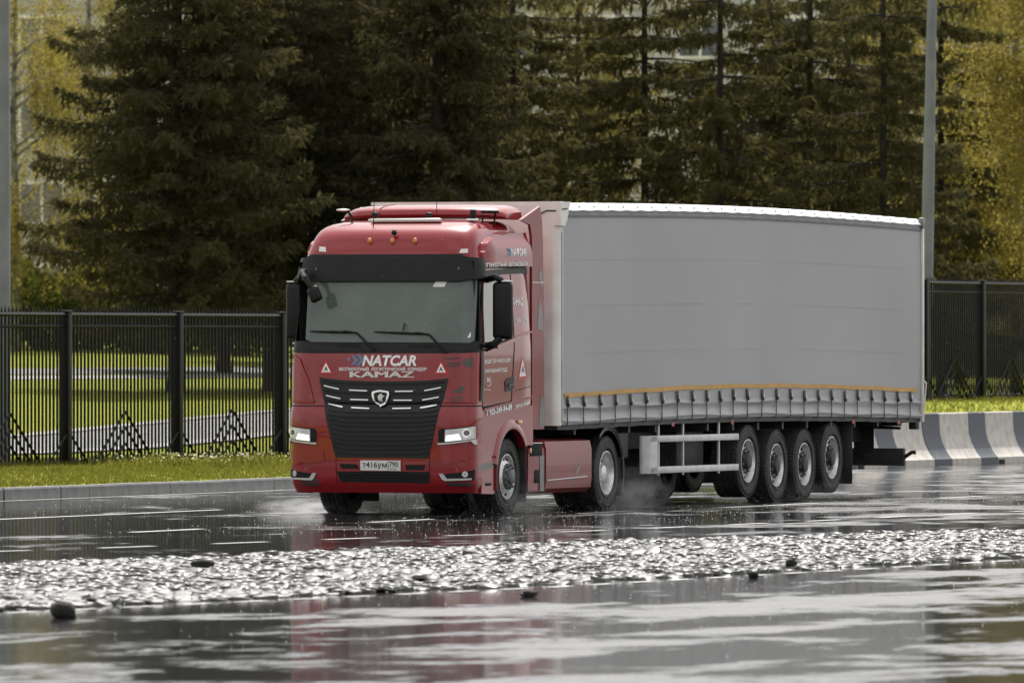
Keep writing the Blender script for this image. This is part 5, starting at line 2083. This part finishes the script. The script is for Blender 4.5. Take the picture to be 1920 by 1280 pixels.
# axles and wheels
axl = [9.48 - TY, 10.69 - TY, 11.89 - TY, 13.09 - TY]
for i, y in enumerate(axl):
    z = (0.560, 0.486, 0.486, 0.565)[i]
    ax = put('axle', tb([(-1.0, y, z), (1.0, y, z)], 0.075, 14), 'chassis', trl)
    for sg in (1, -1):
        put('air_spring', tb([(sg * .52, y + .25, z + .08), (sg * .52, y + .25, .80)], 0.13, 14), 'chassis', ax)
        wheel(WTR, trl, sg * 1.20, y, z, random.uniform(0, 3))
for sg in (1, -1):
    put('axle_skirt', bx((sg * 0.80, (axl[0] + axl[3]) / 2, 0.985), (0.02, 4.6, 0.22)), 'chassis', trl, smooth=0)
    put('mud_flap', bx((sg * 1.02, axl[3] + 0.80, 0.62), (0.42, 0.015, 0.86), 0.004), 'chassis', trl)
put('rear_bogie_beam', bx((0, axl[3] + 1.3, 0.90), (2.0, 0.2, 0.3), 0.02), 'chassis', trl)
for sg in (1, -1):
    rs = put('underrun_strut', bx((sg * 0.62, TL - 0.55, 0.82), (0.14, 0.16, 0.52), 0.01), 'chassis', trl)
    put('strut_plate', bx((sg * 0.62, TL - 0.642, 0.82), (0.30, 0.012, 0.5)), 'chassis', rs, smooth=0)
ub = put('underrun_bar', bx((0, TL - 0.30, 0.535), (2.24, 0.10, 0.25), 0.015), 'chassis', trl)
for sg in (1, -1):
    put('corner_arm', tb([(sg * 1.10, TL - 0.3, .52), (sg * 1.22, TL - 0.3, .60), (sg * 1.28, TL - 0.28, .60)], [.03, .03, .035], 6), 'chassis', ub)
    put('rear_bracket', bx((sg * 1.20, TL - 0.12, 0.99), (0.12, 0.14, 0.13), 0.015), 'chassis', trl)
put('spare_bar', tb([(0.6, TL - 0.9, .97), (1.25, TL - 0.9, .95)], 0.025, 6), 'chassis', trl)

# ------------------------------------------------------------------ spray, drops and hazy air
def drop_mat():
    m = bpy.data.materials.new('water_drops')
    m.use_nodes = True
    n, l = m.node_tree.nodes, m.node_tree.links
    n.clear()
    out = n.new('ShaderNodeOutputMaterial')
    d = n.new('ShaderNodeBsdfDiffuse')
    d.inputs[0].default_value = (0.8, 0.8, 0.8, 1)
    t = n.new('ShaderNodeBsdfTranslucent')
    t.inputs[0].default_value = (0.9, 0.9, 0.88, 1)
    ms = n.new('ShaderNodeMixShader')
    ms.inputs[0].default_value = 0.6
    l.new(d.outputs[0], ms.inputs[1])
    l.new(t.outputs[0], ms.inputs[2])
    l.new(ms.outputs[0], out.inputs[0])
    MATS['water_drops'] = m


drop_mat()
OCT_V = np.array([(1, 0, 0), (-1, 0, 0), (0, 1, 0), (0, -1, 0), (0, 0, 1), (0, 0, -1)], dtype=np.float32)
OCT_F = np.array([(0, 2, 4), (2, 1, 4), (1, 3, 4), (3, 0, 4), (2, 0, 5), (1, 2, 5), (3, 1, 5), (0, 3, 5)])


def drops(name, P, rad, label):
    n = len(P)
    V = P[:, None, :] + OCT_V[None] * rad[:, None, None]
    Fc = OCT_F[None] + (np.arange(n) * 6)[:, None, None]
    me = mesh_arrays(name, V.reshape(-1, 3), Fc.reshape(-1), 3)
    return tag(put_mesh(name, me, 'water_drops', smooth=0), label, kind='stuff')


rg = np.random.default_rng(91)
P = []
for (x, y, n, sx, sy, sz) in ((1.15, 0.3, 900, .22, .7, .12), (-1.15, 0.2, 600, .45, .6, .08), (1.1, 4.1, 900, .25, .8, .14), (-1.05, 4.1, 400, .3, .6, .1), (1.05, 9.2 + TY, 500, .25, .8, .10), (1.05, 10.6 + TY, 500, .3, 1.0, .10), (-1.05, 9.6 + TY, 500, .3, 1.2, .1)):
    p = rg.normal(0, 1, (n, 3)) * (sx, sy, sz) + (x, y, 0)
    p[:, 2] = np.abs(p[:, 2]) + 0.005
    P.append(p)
P = np.concatenate(P)
drops('wheel_spray', P, rg.uniform(0.0015, 0.0042, len(P)), 'fine water spray thrown up by the wheels of the lorry')
n = 1500
xs_, ys_ = rg.uniform(1.4, 6.5, n), rg.uniform(-14, 34, n)
P = np.stack([xs_, ys_, np.abs(rg.normal(0, .03, n)) + .004], 1)
n2 = 500
P2_ = np.stack([rg.uniform(-8, 1, n2), rg.uniform(-8, 30, n2), np.abs(rg.normal(0, .06, n2)) + .004], 1)
n3 = 420
P3_ = np.stack([rg.uniform(14.5, 22, n3), rg.uniform(-52, -12, n3), np.abs(rg.normal(0, .05, n3)) + .004], 1)
P = np.concatenate([P, P2_, P3_])
drops('road_splashes', P, rg.uniform(0.003, 0.0075, len(P)), 'drops splashing up all over the wet road')
n = 1500
P = np.stack([rg.uniform(-3, 6, n), rg.uniform(-8, 20, n), rg.uniform(0.1, 4.4, n)], 1)
drops('rain_drops', P, rg.uniform(0.0015, 0.003, n), 'scattered raindrops falling in front of the lorry')


def mist(name, c, s, dens, label):
    bm = bmnew()
    bmesh.ops.create_icosphere(bm, subdivisions=3, radius=1.0)
    o = put(name, bm, None, smooth=0)
    o.location = W(*c)
    o.scale = s
    m = bpy.data.materials.new(name)
    m.use_nodes = True
    n_, l = m.node_tree.nodes, m.node_tree.links
    n_.clear()
    out = n_.new('ShaderNodeOutputMaterial')
    v = n_.new('ShaderNodeVolumePrincipled')
    v.inputs['Color'].default_value = (0.95, 0.95, 0.95, 1)
    v.inputs['Anisotropy'].default_value = 0.3
    tc_ = n_.new('ShaderNodeTexCoord')
    ln = n_.new('ShaderNodeVectorMath')
    ln.operation = 'LENGTH'
    l.new(tc_.outputs['Object'], ln.inputs[0])
    fo = n_.new('ShaderNodeMapRange')
    fo.interpolation_type = 'SMOOTHSTEP'
    fo.inputs['From Min'].default_value = 1.0
    fo.inputs['From Max'].default_value = 0.15
    l.new(ln.outputs['Value'], fo.inputs['Value'])
    nz = n_.new('ShaderNodeTexNoise')
    nz.inputs['Scale'].default_value = 3.0
    nz.inputs['Detail'].default_value = 4
    l.new(tc_.outputs['Object'], nz.inputs['Vector'])
    nr2 = n_.new('ShaderNodeMapRange')
    nr2.inputs['From Min'].default_value = 0.35
    nr2.inputs['From Max'].default_value = 0.7
    l.new(nz.outputs['Fac'], nr2.inputs['Value'])
    mu = n_.new('ShaderNodeMath')
    mu.operation = 'MULTIPLY'
    l.new(fo.outputs[0], mu.inputs[0])
    l.new(nr2.outputs[0], mu.inputs[1])
    mu2 = n_.new('ShaderNodeMath')
    mu2.operation = 'MULTIPLY'
    mu2.inputs[1].default_value = dens
    l.new(mu.outputs[0], mu2.inputs[0])
    l.new(mu2.outputs[0], v.inputs['Density'])
    l.new(v.outputs[0], out.inputs['Volume'])
    o.data.materials.append(m)
    tag(o, label, kind='stuff')


mist('spray_mist', (1.2, 4.7, 0.18), (0.45, 1.5, 0.45), 1.5, 'thin mist of spray behind the drive wheel')
mist('spray_mist', (1.2, 0.6, 0.12), (0.4, 1.0, 0.32), 1.3, 'thin mist of spray behind the front wheel')
mist('spray_mist', (-1.45, 0.1, 0.06), (0.9, 0.9, 0.17), 2.6, 'thin mist of spray beside the far front wheel')
mist('spray_mist', (0.9, 12.4, 0.12), (0.6, 3.0, 0.35), 0.5, 'thin mist of spray around the trailer wheels')
